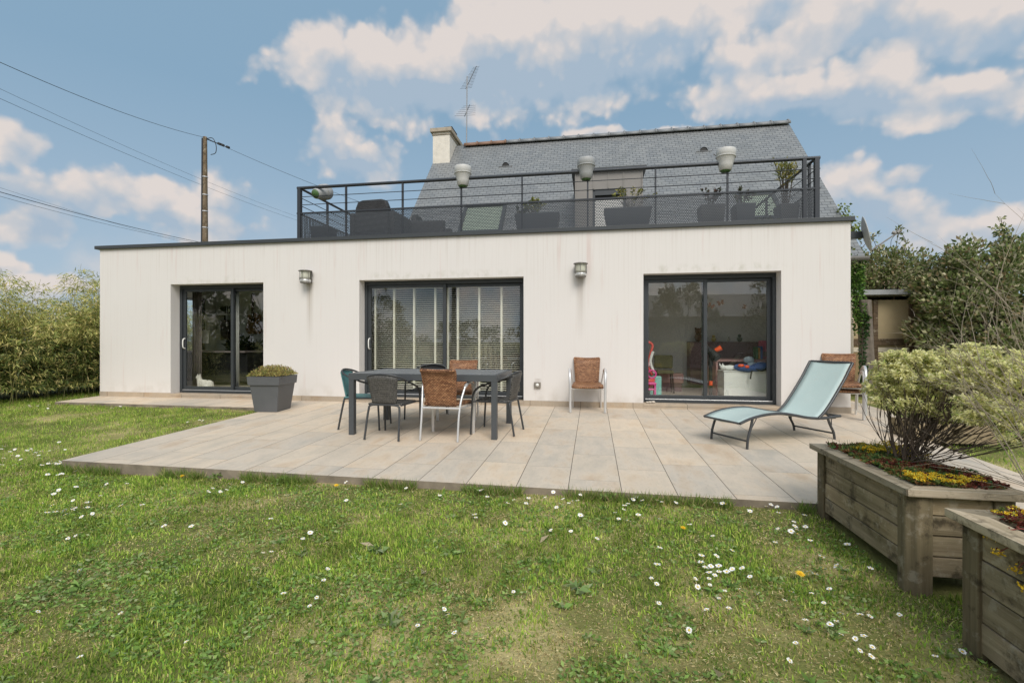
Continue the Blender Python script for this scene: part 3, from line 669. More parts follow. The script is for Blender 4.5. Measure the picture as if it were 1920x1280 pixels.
# ------------------------------------------------------------------ railing round the roof deck
RX0, RX1, RYF = -5.772, 3.684, 0.08; RZ0, RZM, RZT = 3.207, 3.72, 4.23
rl = thing('railing', 'dark steel balustrade with perforated lower panels along the roof deck', 'railing', (-1, RYF, 3.2))
def rp(name, mb, mat): 
    o = mb.build(name, mat, rl); o.data.transform(Matrix.Translation(-rl.location)); return o
mb = MB(); mb.tube([(RX0 - 0.05, RYF, RZT), (RX1 + 0.05, RYF, RZT)], 0.03, 10); mb.tube([(RX0, RYF, RZT), (RX0, 3.0, RZT)], 0.025, 8); mb.tube([(RX1, RYF, RZT), (RX1, 3.4, RZT)], 0.025, 8)
rp('handrail', mb, M['rail'])
for x, w in ((RX0, 0.07), (-4.772, 0.034), (-3.6, 0.034), (-2.435, 0.03), (-1.279, 0.028), (-0.086, 0.028), (1.091, 0.028), (2.284, 0.03), (3.496, 0.055), (RX1, 0.07)):
    mb = MB(); mb.b(x - w / 2, x + w / 2, RYF - w / 2, RYF + w / 2, RZ0, RZT - 0.005); rp('post', mb, M['rail'])
for x, ys in ((RX0, (1.09, 2.18, 2.95)), (RX1, (0.35, 1.345, 2.4))):
    for y in ys: mb = MB(); mb.b(x - .02, x + .02, y - .02, y + .02, 3.15, RZT - 0.005); rp('post', mb, M['rail'])
for z, r in ((4.045, 0.007), (3.885, 0.007)):
    mb = MB(); mb.tube([(RX0 - .04, RYF - .022, z), (RX1 + .05, RYF - .022, z)], r, 6); rp('rail_rod', mb, M['rail'])
    for x, ye in ((RX0, 3.0), (RX1, 3.0)): mb = MB(); mb.tube([(x, RYF, z), (x, ye, z)], r, 6); rp('rail_rod', mb, M['rail'])
mb = MB(); mb.b(RX0 - .05, RX1 + .05, RYF - 0.03, RYF - 0.008, RZM - 0.014, RZM + 0.014)
for x in (RX0, RX1): mb.b(x - .01, x + .01, RYF, 3.0, RZM - 0.012, RZM + 0.012)
rp('mid_rail', mb, M['rail'])
mb = MB(); mb.add([(RX0, RYF - .012, 3.225), (RX1, RYF - .012, 3.225), (RX1, RYF - .012, RZM), (RX0, RYF - .012, RZM)], [(0, 1, 2, 3)]); rp('mesh_panel', mb, M['perf'])
for x in (RX0 + .015, RX1 - .015):
    mb = MB(); mb.add([(x, RYF, 3.2), (x, 3.0, 3.2), (x, 3.0, RZM), (x, RYF, RZM)], [(0, 1, 2, 3)]); rp('mesh_panel', mb, M['perfy'])

# rail pots (split pots that straddle the hand rail)
M['potl'] = simple('pale_plastic', (0.52, 0.52, 0.50), 0.5, 0, 0.05); M['potg'] = simple('pot_grey', (0.34, 0.35, 0.35), 0.5, 0, 0.06); M['liner'] = simple('green_liner', (0.06, 0.13, 0.04), 0.5, 0, 0.3)
def railpot(x, mat, label, tilt=0.0, h=0.36, z=4.09, plant=None, lean=0):
    t = thing('rail_pot', label, 'flower pot', (x, RYF, z), 0.0, 'pots on the balustrade hand rail'); t.rotation_euler = (lean, tilt, 0.4)
    mb = MB(); r1 = 0.16
    mb.lathe([(0.085, 0.0), (0.098, 0.005), (0.118, 0.10), (0.152, 0.235), (0.158, 0.24), (r1, h - 0.01), (r1 - 0.004, h), (r1 - 0.016, h), (0.14, 0.26), (0.0, 0.25)], 26)
    mb.lathe([(0.150, 0.222), (0.162, 0.226), (0.1625, 0.238), (0.157, 0.242)], 26)
    mb.build('pot', mat, t)
    mb = MB(); mb.lathe([(0.0, -0.022), (0.072, -0.02), (0.084, 0.0), (0.084, 0.012)], 18); mb.build('liner', M['liner'], t)
    return t
pA = railpot(-5.43, M['potg'], 'grey rail pot tipped over on the hand rail beside the left corner post', 0.9, z=4.10, lean=-0.9)
pB = railpot(-2.404, M['potl'], 'pale upright rail pot right of the chimney in the photo, over the small skylight')
pC = railpot(-0.114, M['potg'], 'mid grey rail pot in front of the zinc dormer corner')
pD = railpot(2.249, M['potl'], 'pale rail pot with dry red stalks behind it, below the right roof vent', 0.05, z=4.10)

# generic plants built of many small leaves
def plant(name, P, D, L, Wd, cols, w, parent=None, loc=None, mat=None, fold=0.15, var=0.25):
    v, f, t = leaves(P, D, L, Wd, tint_pick(len(P), cols, w, var), fold)
    return fmesh(name, v, f, mat or M['leaf'], parent, t, loc)
def stems_mb(stems, r=0.006, n=5):
    mb = MB()
    for s in stems: mb.tube(s, [r * (1 - 0.6 * i / max(1, len(s) - 1)) for i in range(len(s))], n)
    return mb
def shoots(root, n, spread, hgt, nl, L, Wd, cols, w, lab, cat, name, mat=None, r=0.006, base_r=0.05, upw=0.5, droop=0.0, tipfrac=0.3, group=None):
    """several stems from one root with leaves along their upper part"""
    t = thing(name, lab, cat, root, 0, group); ss = []; P = []; D = []
    for i in range(n):
        a = random.uniform(0, 6.283); k = random.uniform(0.1, 1) ** 0.6; e = Vector((math.cos(a) * spread * k, math.sin(a) * spread * k, hgt * random.uniform(0.6, 1.0) * (1 - 0.3 * k)))
        b = Vector((math.cos(a) * base_r * k, math.sin(a) * base_r * k, 0)); m = b.lerp(e, 0.5) + Vector((random.uniform(-.03, .03), random.uniform(-.03, .03), hgt * 0.08))
        s = spline([b, m, e], 4); ss.append(s)
        for j in range(nl):
            u = tipfrac + (1 - tipfrac) * random.random() ** 0.7; q_ = u * (len(s) - 1); i0 = min(int(q_), len(s) - 2); p = s[i0].lerp(s[i0 + 1], q_ - i0)
            P.append(p); d = Vector((random.gauss(0, 1), random.gauss(0, 1), random.gauss(upw, 0.5) - droop)); D.append(d)
    stems_mb(ss, r).build('stem', M['bark'], t)
    plant('foliage', np.array(P), np.array(D), RNG.uniform(L * 0.6, L, len(P)), RNG.uniform(Wd * 0.7, Wd, len(P)), cols, w, t, mat=mat)
    return t
OLV = [(0.16, 0.19, 0.04), (0.26, 0.25, 0.07), (0.07, 0.10, 0.03)]; YG = [(0.30, 0.30, 0.06), (0.16, 0.20, 0.05), (0.40, 0.36, 0.12)]; DKG = [(0.05, 0.08, 0.03), (0.08, 0.11, 0.04), (0.11, 0.10, 0.05)]
RED = [(0.22, 0.07, 0.04), (0.14, 0.06, 0.04), (0.10, 0.10, 0.04)]
shoots((2.17, 0.14, 4.36), 6, 0.14, 0.16, 5, 0.03, 0.018, RED, [2, 2, 1], 'dry reddish stalks growing from the pale pot under the right roof vent', 'plant', 'potted_plant')
shoots((-2.42, 0.1, 4.36), 5, 0.12, 0.10, 3, 0.03, 0.015, RED, [1, 2, 1], 'few withered sprigs in the pale pot over the small skylight', 'plant', 'potted_plant')

# furniture and tubs on the deck
M['wickd'] = wicker_mat('dark_wicker', (0.045, 0.045, 0.047), (0.075, 0.075, 0.078), (0.012, 0.012, 0.012), 0.04, 0.022)
DZ = 3.15
def arm(loc, rz, lab, hb, w):
    t = thing('wicker_armchair', lab, 'armchair', loc, rz, 'wicker armchairs on the roof deck')
    mb = MB(); mb.b(-w / 2 + .12, w / 2 - .12, -0.35, 0.25, 0.05, 0.40); mb.build('seat', M['wickd'], t, bevel=0.04)
    for s in (-1, 1):
        mb = MB(); mb.b(s * w / 2 - (0.13 if s > 0 else 0), s * w / 2 + (0.13 if s < 0 else 0), -0.4, 0.40, 0.02, 0.66); mb.build('armrest', M['wickd'], t, bevel=0.05)
    mb = MB(); poly = [(-w / 2 + .135, 0.02), (w / 2 - .135, 0.02), (w / 2 - .145, hb - 0.16), (w / 2 - .2, hb - 0.03), (w / 2 - .3, hb), (-w / 2 + .3, hb), (-w / 2 + .2, hb - 0.03), (-w / 2 + .145, hb - 0.16)]
    mb.prism([(x, z) for x, z in poly], 0, 0.12); o = mb.build('backrest', M['wickd'], t, bevel=0.03)
    o.data.transform(Matrix(((1, 0, 0, 0), (0, 0, -1, 0.40), (0, 1, 0, 0), (0, 0, 0, 1))))
    return t
arm((-4.40, 0.85, DZ), R(176), 'large dark wicker armchair seen from behind at the left of the deck', 0.90, 1.02)
arm((-3.6, 1.75, DZ), R(95), 'lower dark wicker armchair turned sideways left of the small skylight', 0.86, 0.9)
def trough(x0, x1, y, h, taper, mat, lab, name='planter_trough', d=0.36, z=DZ):
    t = thing(name, lab, 'planter', ((x0 + x1) / 2, y, z)); w = (x1 - x0) / 2; b = w - taper; mb = MB()
    vs = []
    for ww, dd, zz in ((b, d / 2 - taper / 2, 0), (w, d / 2, h), (w - .025, d / 2 - .025, h), (w - .03, d / 2 - .03, h - .05)):
        vs += [(-ww, -dd, zz), (ww, -dd, zz), (ww, dd, zz), (-ww, dd, zz)]
    mb.add(vs, [(3, 2, 1, 0)] + [(i * 4 + j, i * 4 + (j + 1) % 4, i * 4 + 4 + (j + 1) % 4, i * 4 + 4 + j) for i in range(3) for j in range(4)]); mb.build('tub', mat, t, bevel=0.006)
    mb = MB(); mb.b(-w + .03, w - .03, -d / 2 + .03, d / 2 - .03, h - .08, h - .035); mb.build('soil', M['soil'], t)
    return t
M['bluegrey'] = simple('blue_grey_plastic', (0.055, 0.065, 0.08), 0.5, 0, 0.1)
trough(-1.5, -0.63, 0.7, 0.50, 0.08, M['bluegrey'], 'dark trough behind the railing holding the bushy green plant'); trough(0.21, 1.08, 0.6, 0.50, 0.09, M['bluegrey'], 'dark trough in front of the dormer door holding the yellow twiggy shrub')
trough(-5.70, -5.30, 0.5, 0.37, 0.02, M['bluegrey'], 'small dark box at the left railing corner'); trough(1.92, 2.35, 0.6, 0.48, 0.05, M['plast'], 'dark grey tub with a thin reddish plant, left of the other square tub')
trough(2.52, 2.86, 0.62, 0.48, 0.04, M['bluegrey'], 'dark square tub directly right of a balustrade post')
trough(3.30, 3.62, 0.75, 0.48, 0.05, M['plast'], 'dark tub of the oleander in the right railing corner')
shoots((-1.15, 0.7, DZ + .46), 14, 0.30, 0.46, 26, 0.07, 0.035, YG, [2, 3, 1], 'bushy bright green plant in the left dark trough', 'plant', 'potted_plant', upw=0.4)
shoots((-1.38, 0.6, DZ + .46), 8, 0.16, 0.25, 30, 0.05, 0.03, DKG, [1, 1, 1], 'dark low plant spilling over the left end of the left trough', 'plant', 'potted_plant', upw=-0.3)
shoots((0.72, 0.62, DZ + .46), 13, 0.50, 0.60, 16, 0.075, 0.028, YG, [3, 2, 3], 'sparse yellow twiggy shrub in the trough by the dormer', 'shrub', 'potted_shrub', tipfrac=0.55)
shoots((2.13, 0.62, DZ + .45), 12, 0.22, 0.48, 22, 0.05, 0.028, RED + DKG, [2, 2, 1, 2, 1, 1], 'thin reddish plant in the left one of the two square tubs', 'plant', 'potted_plant')
shoots((2.69, 0.66, DZ + .45), 12, 0.25, 0.46, 24, 0.05, 0.03, DKG + RED, [2, 2, 2, 1, 1, 1], 'dark leafy plant in the square tub by the balustrade post', 'plant', 'potted_plant')
shoots((3.46, 0.78, DZ + .45), 9, 0.24, 1.18, 26, 0.15, 0.028, [(0.22, 0.24, 0.07), (0.34, 0.30, 0.09), (0.12, 0.15, 0.05)], [2, 2, 1], 'tall oleander with narrow yellow green leaves above the right railing', 'shrub', 'oleander', r=0.012, tipfrac=0.42, upw=1.0)
shoots((3.02, 0.5, DZ), 16, 0.22, 0.26, 24, 0.07, 0.03, [(0.17, 0.19, 0.09), (0.10, 0.12, 0.05)], [1, 1], 'low grey green plant behind the perforated panel near the right corner', 'plant', 'potted_plant')

# ------------------------------------------------------------------ wall lamps and socket
M['opal'] = simple('frosted_lamp_glass', (0.50, 0.50, 0.40), 0.25, 0, 0.1, 20, spec=0.6); M['lampmetal'] = simple('weathered_lamp_metal', (0.22, 0.21, 0.19), 0.45, 0.5, 0.35, 25)
def wall_lamp(x, lab):
    t = thing('wall_lamp', lab, 'wall lamp', (x, 0, 2.30), 0, 'lamps on the white wall')
    mb = MB(); mb.b(-.075, .075, -0.02, 0, 0.02, 0.24); mb.build('back_plate', M['lampmetal'], t, bevel=0.005)
    mb = MB(); mb.lathe([(0.0, 0.262), (0.06, 0.262), (0.125, 0.248), (0.13, 0.238), (0.125, 0.232), (0.0, 0.232)], 20, (0, -0.115, 0)); mb.build('cap', M['lampmetal'], t); mb = MB(); mb.lathe([(0, 0.0), (0.085, 0.0), (0.1, 0.012), (0.1, 0.03), (0.0, 0.03)], 20, (0, -0.115, 0)); mb.build('base', M['lampmetal'], t)
    mb = MB(); mb.lathe([(0.088, 0.05), (0.088, 0.232)], 20, (0, -0.115, 0)); mb.lathe([(0.0, 0.23), (0.088, 0.23)], 20, (0, -0.115, 0)); mb.build('lamp_glass', M['opal'], t)
    mb = MB(); mb.lathe([(0.1, 0.03), (0.105, 0.05), (0.105, 0.072), (0.09, 0.076)], 20, (0, -0.115, 0)); mb.build('lamp_cup', M['alu'], t)
    mb = MB()
    for z in (0.085, 0.105): mb.tube([(0.108 * math.cos(a), -0.115 + 0.108 * math.sin(a), z) for a in np.linspace(0, 6.283, 20, endpoint=False)], 0.005, 6, closed=True)
    for a in (0.3, 1.4, math.pi - .3, 3.7, 4.712, 5.8): mb.tube([(0.106 * math.cos(a), -0.115 + 0.106 * math.sin(a), 0.05), (0.106 * math.cos(a), -0.115 + 0.106 * math.sin(a), 0.24)], 0.0045, 6)
    mb.build('cage', M['lampmetal'], t)
wall_lamp(-5.52, 'round caged wall lamp between the cat door and the blinds'); wall_lamp(-0.207, 'round caged wall lamp above the lone rattan chair')
t = thing('outdoor_socket', 'small square outdoor socket low on the white wall', 'socket', (-0.985, 0, 0.33))
mb = MB(); mb.b(-.06, .06, -.04, 0, 0, .105); mb.build('box', simple('grey_taupe_plastic', (0.20, 0.18, 0.15), .6), t, bevel=0.008)
mb = MB(); mb.lathe([(0.0, 0.012), (0.026, 0.012), (0.03, 0.0)], 16); o = mb.build('cover', M['white'], t); o.rotation_euler = (R(90), 0, 0); o.location = (0, -.04, .055)

# ------------------------------------------------------------------ dish, aerial, pole, cables
t = thing('satellite_dish', 'grey satellite dish on a bracket at the right wall corner', 'satellite dish', (4.16, 1.0, 3.05))
n = Vector((0.9, -0.38, 0.2)).normalized(); qd = n.to_track_quat('Z', 'Y').to_matrix().to_4x4(); ctr = Vector((0.745, 0, 0.07))
mb = MB(); mb.lathe([(0.0, -0.06), (0.12, -0.055), (0.24, -0.032), (0.31, -0.008), (0.325, 0.0), (0.322, 0.008), (0.305, 0.004), (0.24, -0.02), (0.12, -0.044), (0, -0.05)], 32)
o = mb.build('reflector', simple('dish_grey', (0.42, 0.43, 0.42), 0.5, 0, 0.12), t); o.data.transform(Matrix.Translation(ctr) @ qd)
mb = MB(); bk = ctr - n * 0.06
mb.tube([(0.0, 0.05, 0.06), (0.40, 0.03, 0.06)], 0.02); mb.tube([(0.40, 0.03, -0.08), (0.40, 0.03, 0.20)], 0.028); mb.bar((0.40, 0.03, 0.06), bk, 0.09, 0.12); mb.build('bracket', M['anth'], t)
low = ctr + (qd.to_3x3() @ Vector((0, 0, 0))) + Vector((0.08, 0.02, -0.30)); lnb = Vector((1.24, 0.0, 0.07))
mb = MB(); mb.tube([low, lnb], 0.013, 6); mb.build('arm', M['zinc'], t)
mb = MB(); mb.tube([lnb + Vector((-.02, 0, -.01)), lnb + Vector((-.07, .02, .02))], 0.03, 10); mb.tube([lnb, lnb + Vector((0.04, 0, 0.04))], 0.035, 8); mb.build('receiver', M['zinc'], t)
mb = MB(); mb.tube(spline([lnb, lnb + Vector((-.09, 0, -.12)), lnb + Vector((-.10, 0, -.26))], 4), 0.004, 5); mb.build('lead', M['black'], t)

t = thing('tv_aerial', 'thin mast with two comb aerials beside the chimney', 'aerial', (-4.25, 7.2, 7.86))
mb = MB(); mb.tube([(0, 0, -0.2), (0.02, 0, 2.35)], 0.02, 6); mb.build('mast', simple('galvanised', (0.30, 0.31, 0.32), 0.5, 0.4), t)
def yagi(z0, bx, bz, n, ln, k0):
    mb = MB(); a = Vector((-bx * k0, 0.0, z0 - bz * k0)); b = Vector((bx, 0.2, z0 + bz)); mb.tube([a, b], 0.012, 6)
    for i in range(n):
        p = a.lerp(b, (i + .5) / n); l = ln * (1 - 0.45 * i / n) / 2; mb.tube([p - Vector((l, -.03, -.07 * l)), p + Vector((l, -.03, -.07 * l))], 0.0045, 5)
    mb.build('aerial_comb', M['anth'], t)
yagi(2.0, 0.30, 0.78, 15, 0.42, 0.1); yagi(1.25, 0.06, 0.22, 6, 0.75, 1.2)

t = thing('utility_pole', 'tall wooden utility pole behind the flat roof', 'utility pole', (-12.84, 5.46, -0.04))
mb = MB(); mb.tube([(0, 0, 0), (0.0, 0, 4), (0, 0, 8.06)], [0.115, 0.095, 0.062], 10); mb.build('pole', wood_mat('pole_wood', 'z', (0.11, 0.085, 0.06), (0.185, 0.15, 0.11), 0.1), t)
mb = MB(); mb.tube([(-0.055, -0.085, 4.2), (-0.045, -0.065, 8.0)], 0.025, 6); mb.build('conduit', M['rail'], t)
for z in (5.0, 5.55, 6.1, 6.7): mb = MB(); mb.lathe([(0.098 - .004 * (z - 5), 0), (0.098 - .004 * (z - 5), 0.025)], 12, (0, 0, z)); mb.build('band', M['alu'], t)
mb = MB(); mb.tube(spline([(0, 0, 7.98), (.28, 0, 8.0), (.42, 0, 7.75), (.40, 0, 7.5), (.22, 0, 7.45)], 5), 0.012, 5); mb.tube([(0.02, 0, 8.0), (0.9, 0, 7.63)], 0.016, 5)
for x in (.5, .62, .82): mb.tube([(x, 0, 8.02 - .42 * x), (x + .09, 0, 7.98 - .42 * x)], 0.045, 6)
mb.build('fitting', M['black'], t)
def cable(lab, a, b, sag, r):
    a, b = Vector(a), Vector(b); mb = MB(); pts = []
    for i in range(25):
        u = i / 24; p = a.lerp(b, u); p.z -= 4 * sag * u * (1 - u); pts.append(p)
    mb.tube(pts, r * .45, 5); tag(mb.build('cable', M['rail'], loc='auto'), lab, 'cable', 'overhead cables')
P0 = Vector((-12.84, 5.46, 8.0))
cable('thick overhead cable from the pole top up to the upper left', P0, (-9.9, -5.5, 6.0), 0.35, 0.014)
cable('overhead cable from the pole top down to the slate roofed house', P0, (-5.25, 4.6, 4.7), 0.10, 0.012)
cable('upper one of two thin parallel cables crossing behind the pole', (-14.0, -3.0, 7.45), (-15.4, 17.5, 7.9), 0.35, 0.009); cable('lower one of two thin parallel cables crossing behind the pole', (-14.0, -3.0, 7.2), (-15.4, 17.5, 7.72), 0.35, 0.011)
cable('thick low cable sagging from the left towards the pole above the flat roof', (-11.5, -4.0, 4.30), (-12.84, 5.46, 4.45), 0.14, 0.016); cable('thin low cable hanging just under the thick low one', (-11.5, -4.0, 4.25), (-12.84, 5.46, 4.42), 0.19, 0.008)
cable('faint far cable crossing low over the clouds left of the pole', (-14, -4, 5.3), (-25.5, 20, 7.4), 0.25, 0.008)
cable('short thin cable in the sky over the evergreen shrubs at right', (18.0, 17.5, 4.35), (12.5, 6.5, 3.55), 0.1, 0.012)

# ------------------------------------------------------------------ dining table
M['tabm'] = simple('grey_lacquer', (0.20, 0.21, 0.215), 0.4, 0.15, 0.08, 5); M['tabd'] = simple('dark_grey_lacquer', (0.075, 0.082, 0.088), 0.42, 0.15, 0.1, 5)
TX0, TX1, TY0, TY1, TTOP = -3.19, -1.185, -2.74, -1.60, 0.755
tb = thing('dining_table', 'long grey slatted metal garden table with square legs', 'table', (-2.19, -2.17, -0.048))
def tp_(name, mb, mat, bevel=0.003):
    o = mb.build(name, mat, tb, bevel=bevel); o.data.transform(Matrix.Translation(-tb.location)); return o
mb = MB(); ns = 21; w = (TX1 - TX0 - 0.09) / ns
for i in range(ns): mb.b(TX0 + 0.045 + i * w + 0.006, TX0 + 0.045 + (i + 1) * w - 0.006, TY0 + .045, TY1 - .045, TTOP - 0.02, TTOP - .001)
tp_('tabletop', mb, M['tabm'])
mb = MB(); mb.b(TX0, TX1, TY0, TY0 + .045, TTOP - .085, TTOP); mb.b(TX0, TX1, TY1 - .045, TY1, TTOP - .085, TTOP); mb.b(TX0, TX0 + .045, TY0 + .045, TY1 - .045, TTOP - .085, TTOP); mb.b(TX1 - .045, TX1, TY0 + .045, TY1 - .045, TTOP - .085, TTOP)
tp_('frame', mb, M['tabd'])
for x in (TX0, TX1 - .075):
    for y in (TY0 + .002, TY1 - .077): mb = MB(); mb.b(x + .002, x + .073, y, y + .075, TZ(x, y) - 0.002, TTOP - .086); tp_('leg', mb, M['tabd'])

# ------------------------------------------------------------------ chairs
M['rattan'] = wicker_mat('brown_rattan', (0.25, 0.105, 0.046), (0.52, 0.275, 0.135), (0.055, 0.023, 0.012)); M['gwov'] = wicker_mat('grey_weave', (0.12, 0.115, 0.105), (0.23, 0.22, 0.20), (0.04, 0.04, 0.038), 0.012, 0.03)
M['teal'] = wicker_mat('teal_weave', (0.20, 0.47, 0.46), (0.30, 0.56, 0.54), (0.09, 0.25, 0.25), 0.03, 0.009); M['tube'] = simple('dark_tube', (0.055, 0.058, 0.06), 0.4, 0.2, 0.15)
M['foot'] = M['black']
def rattan_chair(label, loc, rz, group='rattan chairs with aluminium frames', sc_=1.0):
    t = thing('rattan_chair', label, 'chair', loc, rz, group)
    for s in (-1, 1):
        mb = MB()
        path = spline([(s * .285, -.27, 0.0), (s * .288, -.265, .35), (s * .292, -.25, .55), (s * .295, -.20, .66), (s * .297, -.10, .71), (s * .295, .02, .70), (s * .285, .10, .66)], 5)
        mb.tube(path, 0.019, 8, sx=1.15)
        mb.build('arm_leg', M['alu'], t)
        mb = MB(); mb.tube(spline([(s * .285, .10, .66), (s * .258, .18, .50), (s * .245, .235, .30), (s * .245, .285, 0.0)], 5), 0.014, 8); mb.build('leg', M['alu'], t)
    mb = MB()
    for y, z, x in ((-.255, .395, .285), (.215, .40, .245)): mb.tube([(-x, y, z), (x, y, z)], 0.014, 8)
    for s in (-1, 1): mb.tube([(s * .283, -.262, .395), (s * .246, .215, .40)], 0.011, 6)
    mb.build('seat_frame', M['alu'], t)
    P = []
    for v in np.linspace(0, 1, 9):
        y = -.28 + .47 * v; w_ = .26 - .03 * v; z = .452 - (0.03 * (1 - v * 5) ** 2 if v < .2 else 0) - 0.012 * math.sin(math.pi * v)
        P.append([(w_ * u, y, z - 0.012 * (1 - u * u)) for u in np.linspace(-1, 1, 9)])
    MB().grid(P).build('seat', M['rattan'], t, solid=0.04)
    P = []
    for v in np.linspace(0, 1, 11):
        z = .425 + .455 * v; y = .19 + .10 * v + (0.035 * ((v - .85) / .15) ** 2 if v > .85 else 0); w_ = .185 + .035 * v
        P.append([(w_ * u, y + 0.018 * (1 - u * u), z - 0.02 * (1 - u * u) * max(0, v - .6)) for u in np.linspace(-1, 1, 9)])
    MB().grid(P).build('backrest', M['rattan'], t, solid=0.028)
    mb = MB(); mb.tube([p for p in P[-1]], 0.022, 8)
    for e in (0, -1): mb.tube([r[e] for r in P], 0.016, 6)
    mb.build('back_rim', M['rattan'], t)
    return t
rc = rattan_chair('brown rattan chair seen from behind at the near side of the table', (-1.87, -2.65, TZ(0, -2.65)), R(178))
dup(rc, 'brown rattan chair tucked in at the far side of the table', (-2.06, -1.35, TZ(0, -1.35)), R(4))
dup(rc, 'lone brown rattan chair standing against the white wall', (-0.09, -0.33, TZ(0, -.33)), R(2))
dup(rc, 'bottom rattan chair of the stack behind the sun lounger', (3.85, -0.30, TZ(0, -.28)), R(-20))
st2 = dup(rc, 'top rattan chair of the stack behind the sun lounger', (3.83, -0.38, TZ(0, -.28) + 0.085), R(-20))

def bistro(label, weave, loc, rz, name='woven_chair', group='woven chairs round the garden table'):
    t = thing(name, label, 'chair', loc, rz, group)
    mb = MB(); half = [(.265, -.29, 0.0), (.262, -.275, .30), (.268, -.255, .52), (.275, -.17, .625), (.283, .0, .685), (.265, .16, .745), (.19, .265, .80), (.0, .305, .825)]
    path = spline(half + [(-x, y, z) for x, y, z in half[::-1][1:]], 5); mb.tube(path, 0.0135, 8); mb.build('arm_rail', M['tube'], t)
    mb = MB(); mb.tube(spline([(.235, .30, 0), (.225, .265, .20), (.215, .235, .36), (.185, .225, .425), (.0, .22, .432), (-.185, .225, .425), (-.215, .235, .36), (-.225, .265, .20), (-.235, .30, 0)], 5), 0.0135, 8); mb.build('rear_leg', M['tube'], t)
    mb = MB(); mb.tube(spline([(.22, .20, .43), (.24, -.05, .435), (.235, -.2, .435), (.17, -.245, .435), (0, -.25, .435), (-.17, -.245, .435), (-.235, -.2, .435), (-.24, -.05, .435), (-.22, .20, .43)], 5), 0.012, 8)
    for s in (-1, 1): mb.tube([(s * .235, -.2, .435), (s * .265, -.262, .43)], 0.011, 6)
    mb.build('seat_frame', M['tube'], t)
    P = [[((.225 if v > .12 else .19) * u, -.245 + .47 * v, .443 - .02 * (1 - u * u) * math.sin(math.pi * v) - (0.012 if v < .06 else 0)) for u in np.linspace(-1, 1, 9)] for v in np.linspace(0, 1, 9)]
    MB().grid(P).build('seat', weave, t, solid=0.016)
    P = []
    for v in np.linspace(0, 1, 9):
        z = .435 + v * .375; w_ = .165 + .045 * v
        P.append([(w_ * u, .215 + .075 * v + (.035 * v) * (1 - u * u) - 0.02 * abs(u) ** 2 * v, z - 0.03 * v * u * u) for u in np.linspace(-1, 1, 9)])
    MB().grid(P).build('backrest', weave, t, solid=0.014)
    return t
bc = bistro('grey woven chair seen from behind at the near left of the table', M['gwov'], (-2.585, -2.70, TZ(0, -2.7)), R(176))
dup(bc, 'grey woven chair at the right end of the table', (-1.27, -2.25, TZ(0, -2.25)), R(-97))
M['blkw'] = wicker_mat('black_weave', (0.03, 0.03, 0.032), (0.05, 0.05, 0.052), (0.012, 0.012, 0.012), 0.03, 0.009)
bistro('black chair with curved back at the far side of the table', M['blkw'], (-2.60, -1.33, TZ(0, -1.33)), R(0))
bistro('teal woven chair at the left end of the table', M['teal'], (-3.22, -2.20, TZ(0, -2.2)), R(97))

# ------------------------------------------------------------------ sun lounger
e = Vector((0.8697, 0.4937, 0)); wv = Vector((-0.4937, 0.8697, 0)); rzL = math.atan2(e.y, e.x)
lo = thing('sun_lounger', 'pale aqua sling sun lounger with dark frame and raised back', 'sun lounger', (1.77, -2.74, TZ(0, -2.74)), rzL)
LW = 0.56; off = 0.06
prof = spline([(-.13, .30), (0.02, .345), (.18, .372), (.36, .385), (.55, .378), (.75, .345), (.92, .312), (1.10, .292)], 4)
backp = spline([(1.10, .292), (1.22, .375), (1.36, .52), (1.55, .745), (1.64, .87), (1.71, .965)], 4)
P3 = lambda p, y: (p[0], y, p[1])
pr = [(v.x, v.y) for v in [Vector((a.x, a.y)) for a in [Vector((p[0], p[1])) for p in prof]]]
pb = [(p[0], p[1]) for p in backp]
for y in (0.0, LW):
    mb = MB(); mb.tube([P3(p, y) for p in pr] + [(1.24, y, .287), (1.42, y, .297), (1.50, y, .30)], 0.017, 8); mb.tube([P3(p, y + (0.012 if y else -0.012)) for p in pb], 0.016, 8); mb.build('side_rail', M['tube'], lo)
for a_, b_, r_ in (((-.13, 0, .30), (-.13, LW, .30), .012), (P3(pb[-1], 0), P3(pb[-1], LW), .014), ((1.10, 0, .285), (1.10, LW, .285), .012), ((1.5, 0, .30), (1.5, LW, .30), .012)): mb = MB(); mb.tube([a_, b_], r_); mb.build('cross_bar', M['tube'], lo)
_t = NT('aqua_sling'); _a = _t.noise(3.5, 5, rough=0.6); _w = _t.noise(1, 2, _t.map((500, 160, 500)))
_c = _t.mix(_a.outputs['Fac'], (0.41, 0.52, 0.50), (0.50, 0.605, 0.575)); _c = _t.mix(_t.math('MULTIPLY', _t.ramp(_t.noise(7, 6, rough=.7).outputs['Fac'], [(.55, 0.0), (.72, 1.0)]), .22), _c, (0.42, 0.42, 0.38)); _t.bump(_t.math('ADD', _w.outputs['Fac'], _t.math('MULTIPLY', _a.outputs['Fac'], 3)), .35, .004); M['sling'] = _t.base(_c, 0.38, spec=0.5)
for nm, pp in (('seat_sling', pr), ('back_sling', pb)):
    P = [[(p[0], y, p[1] + 0.004 - 0.022 * math.sin(math.pi * (y - 0.01) / (LW - .02))) for y in np.linspace(.012, LW - .012, 9)] for p in pp]
    MB().grid(P).build(nm, M['sling'], lo, solid=0.004)
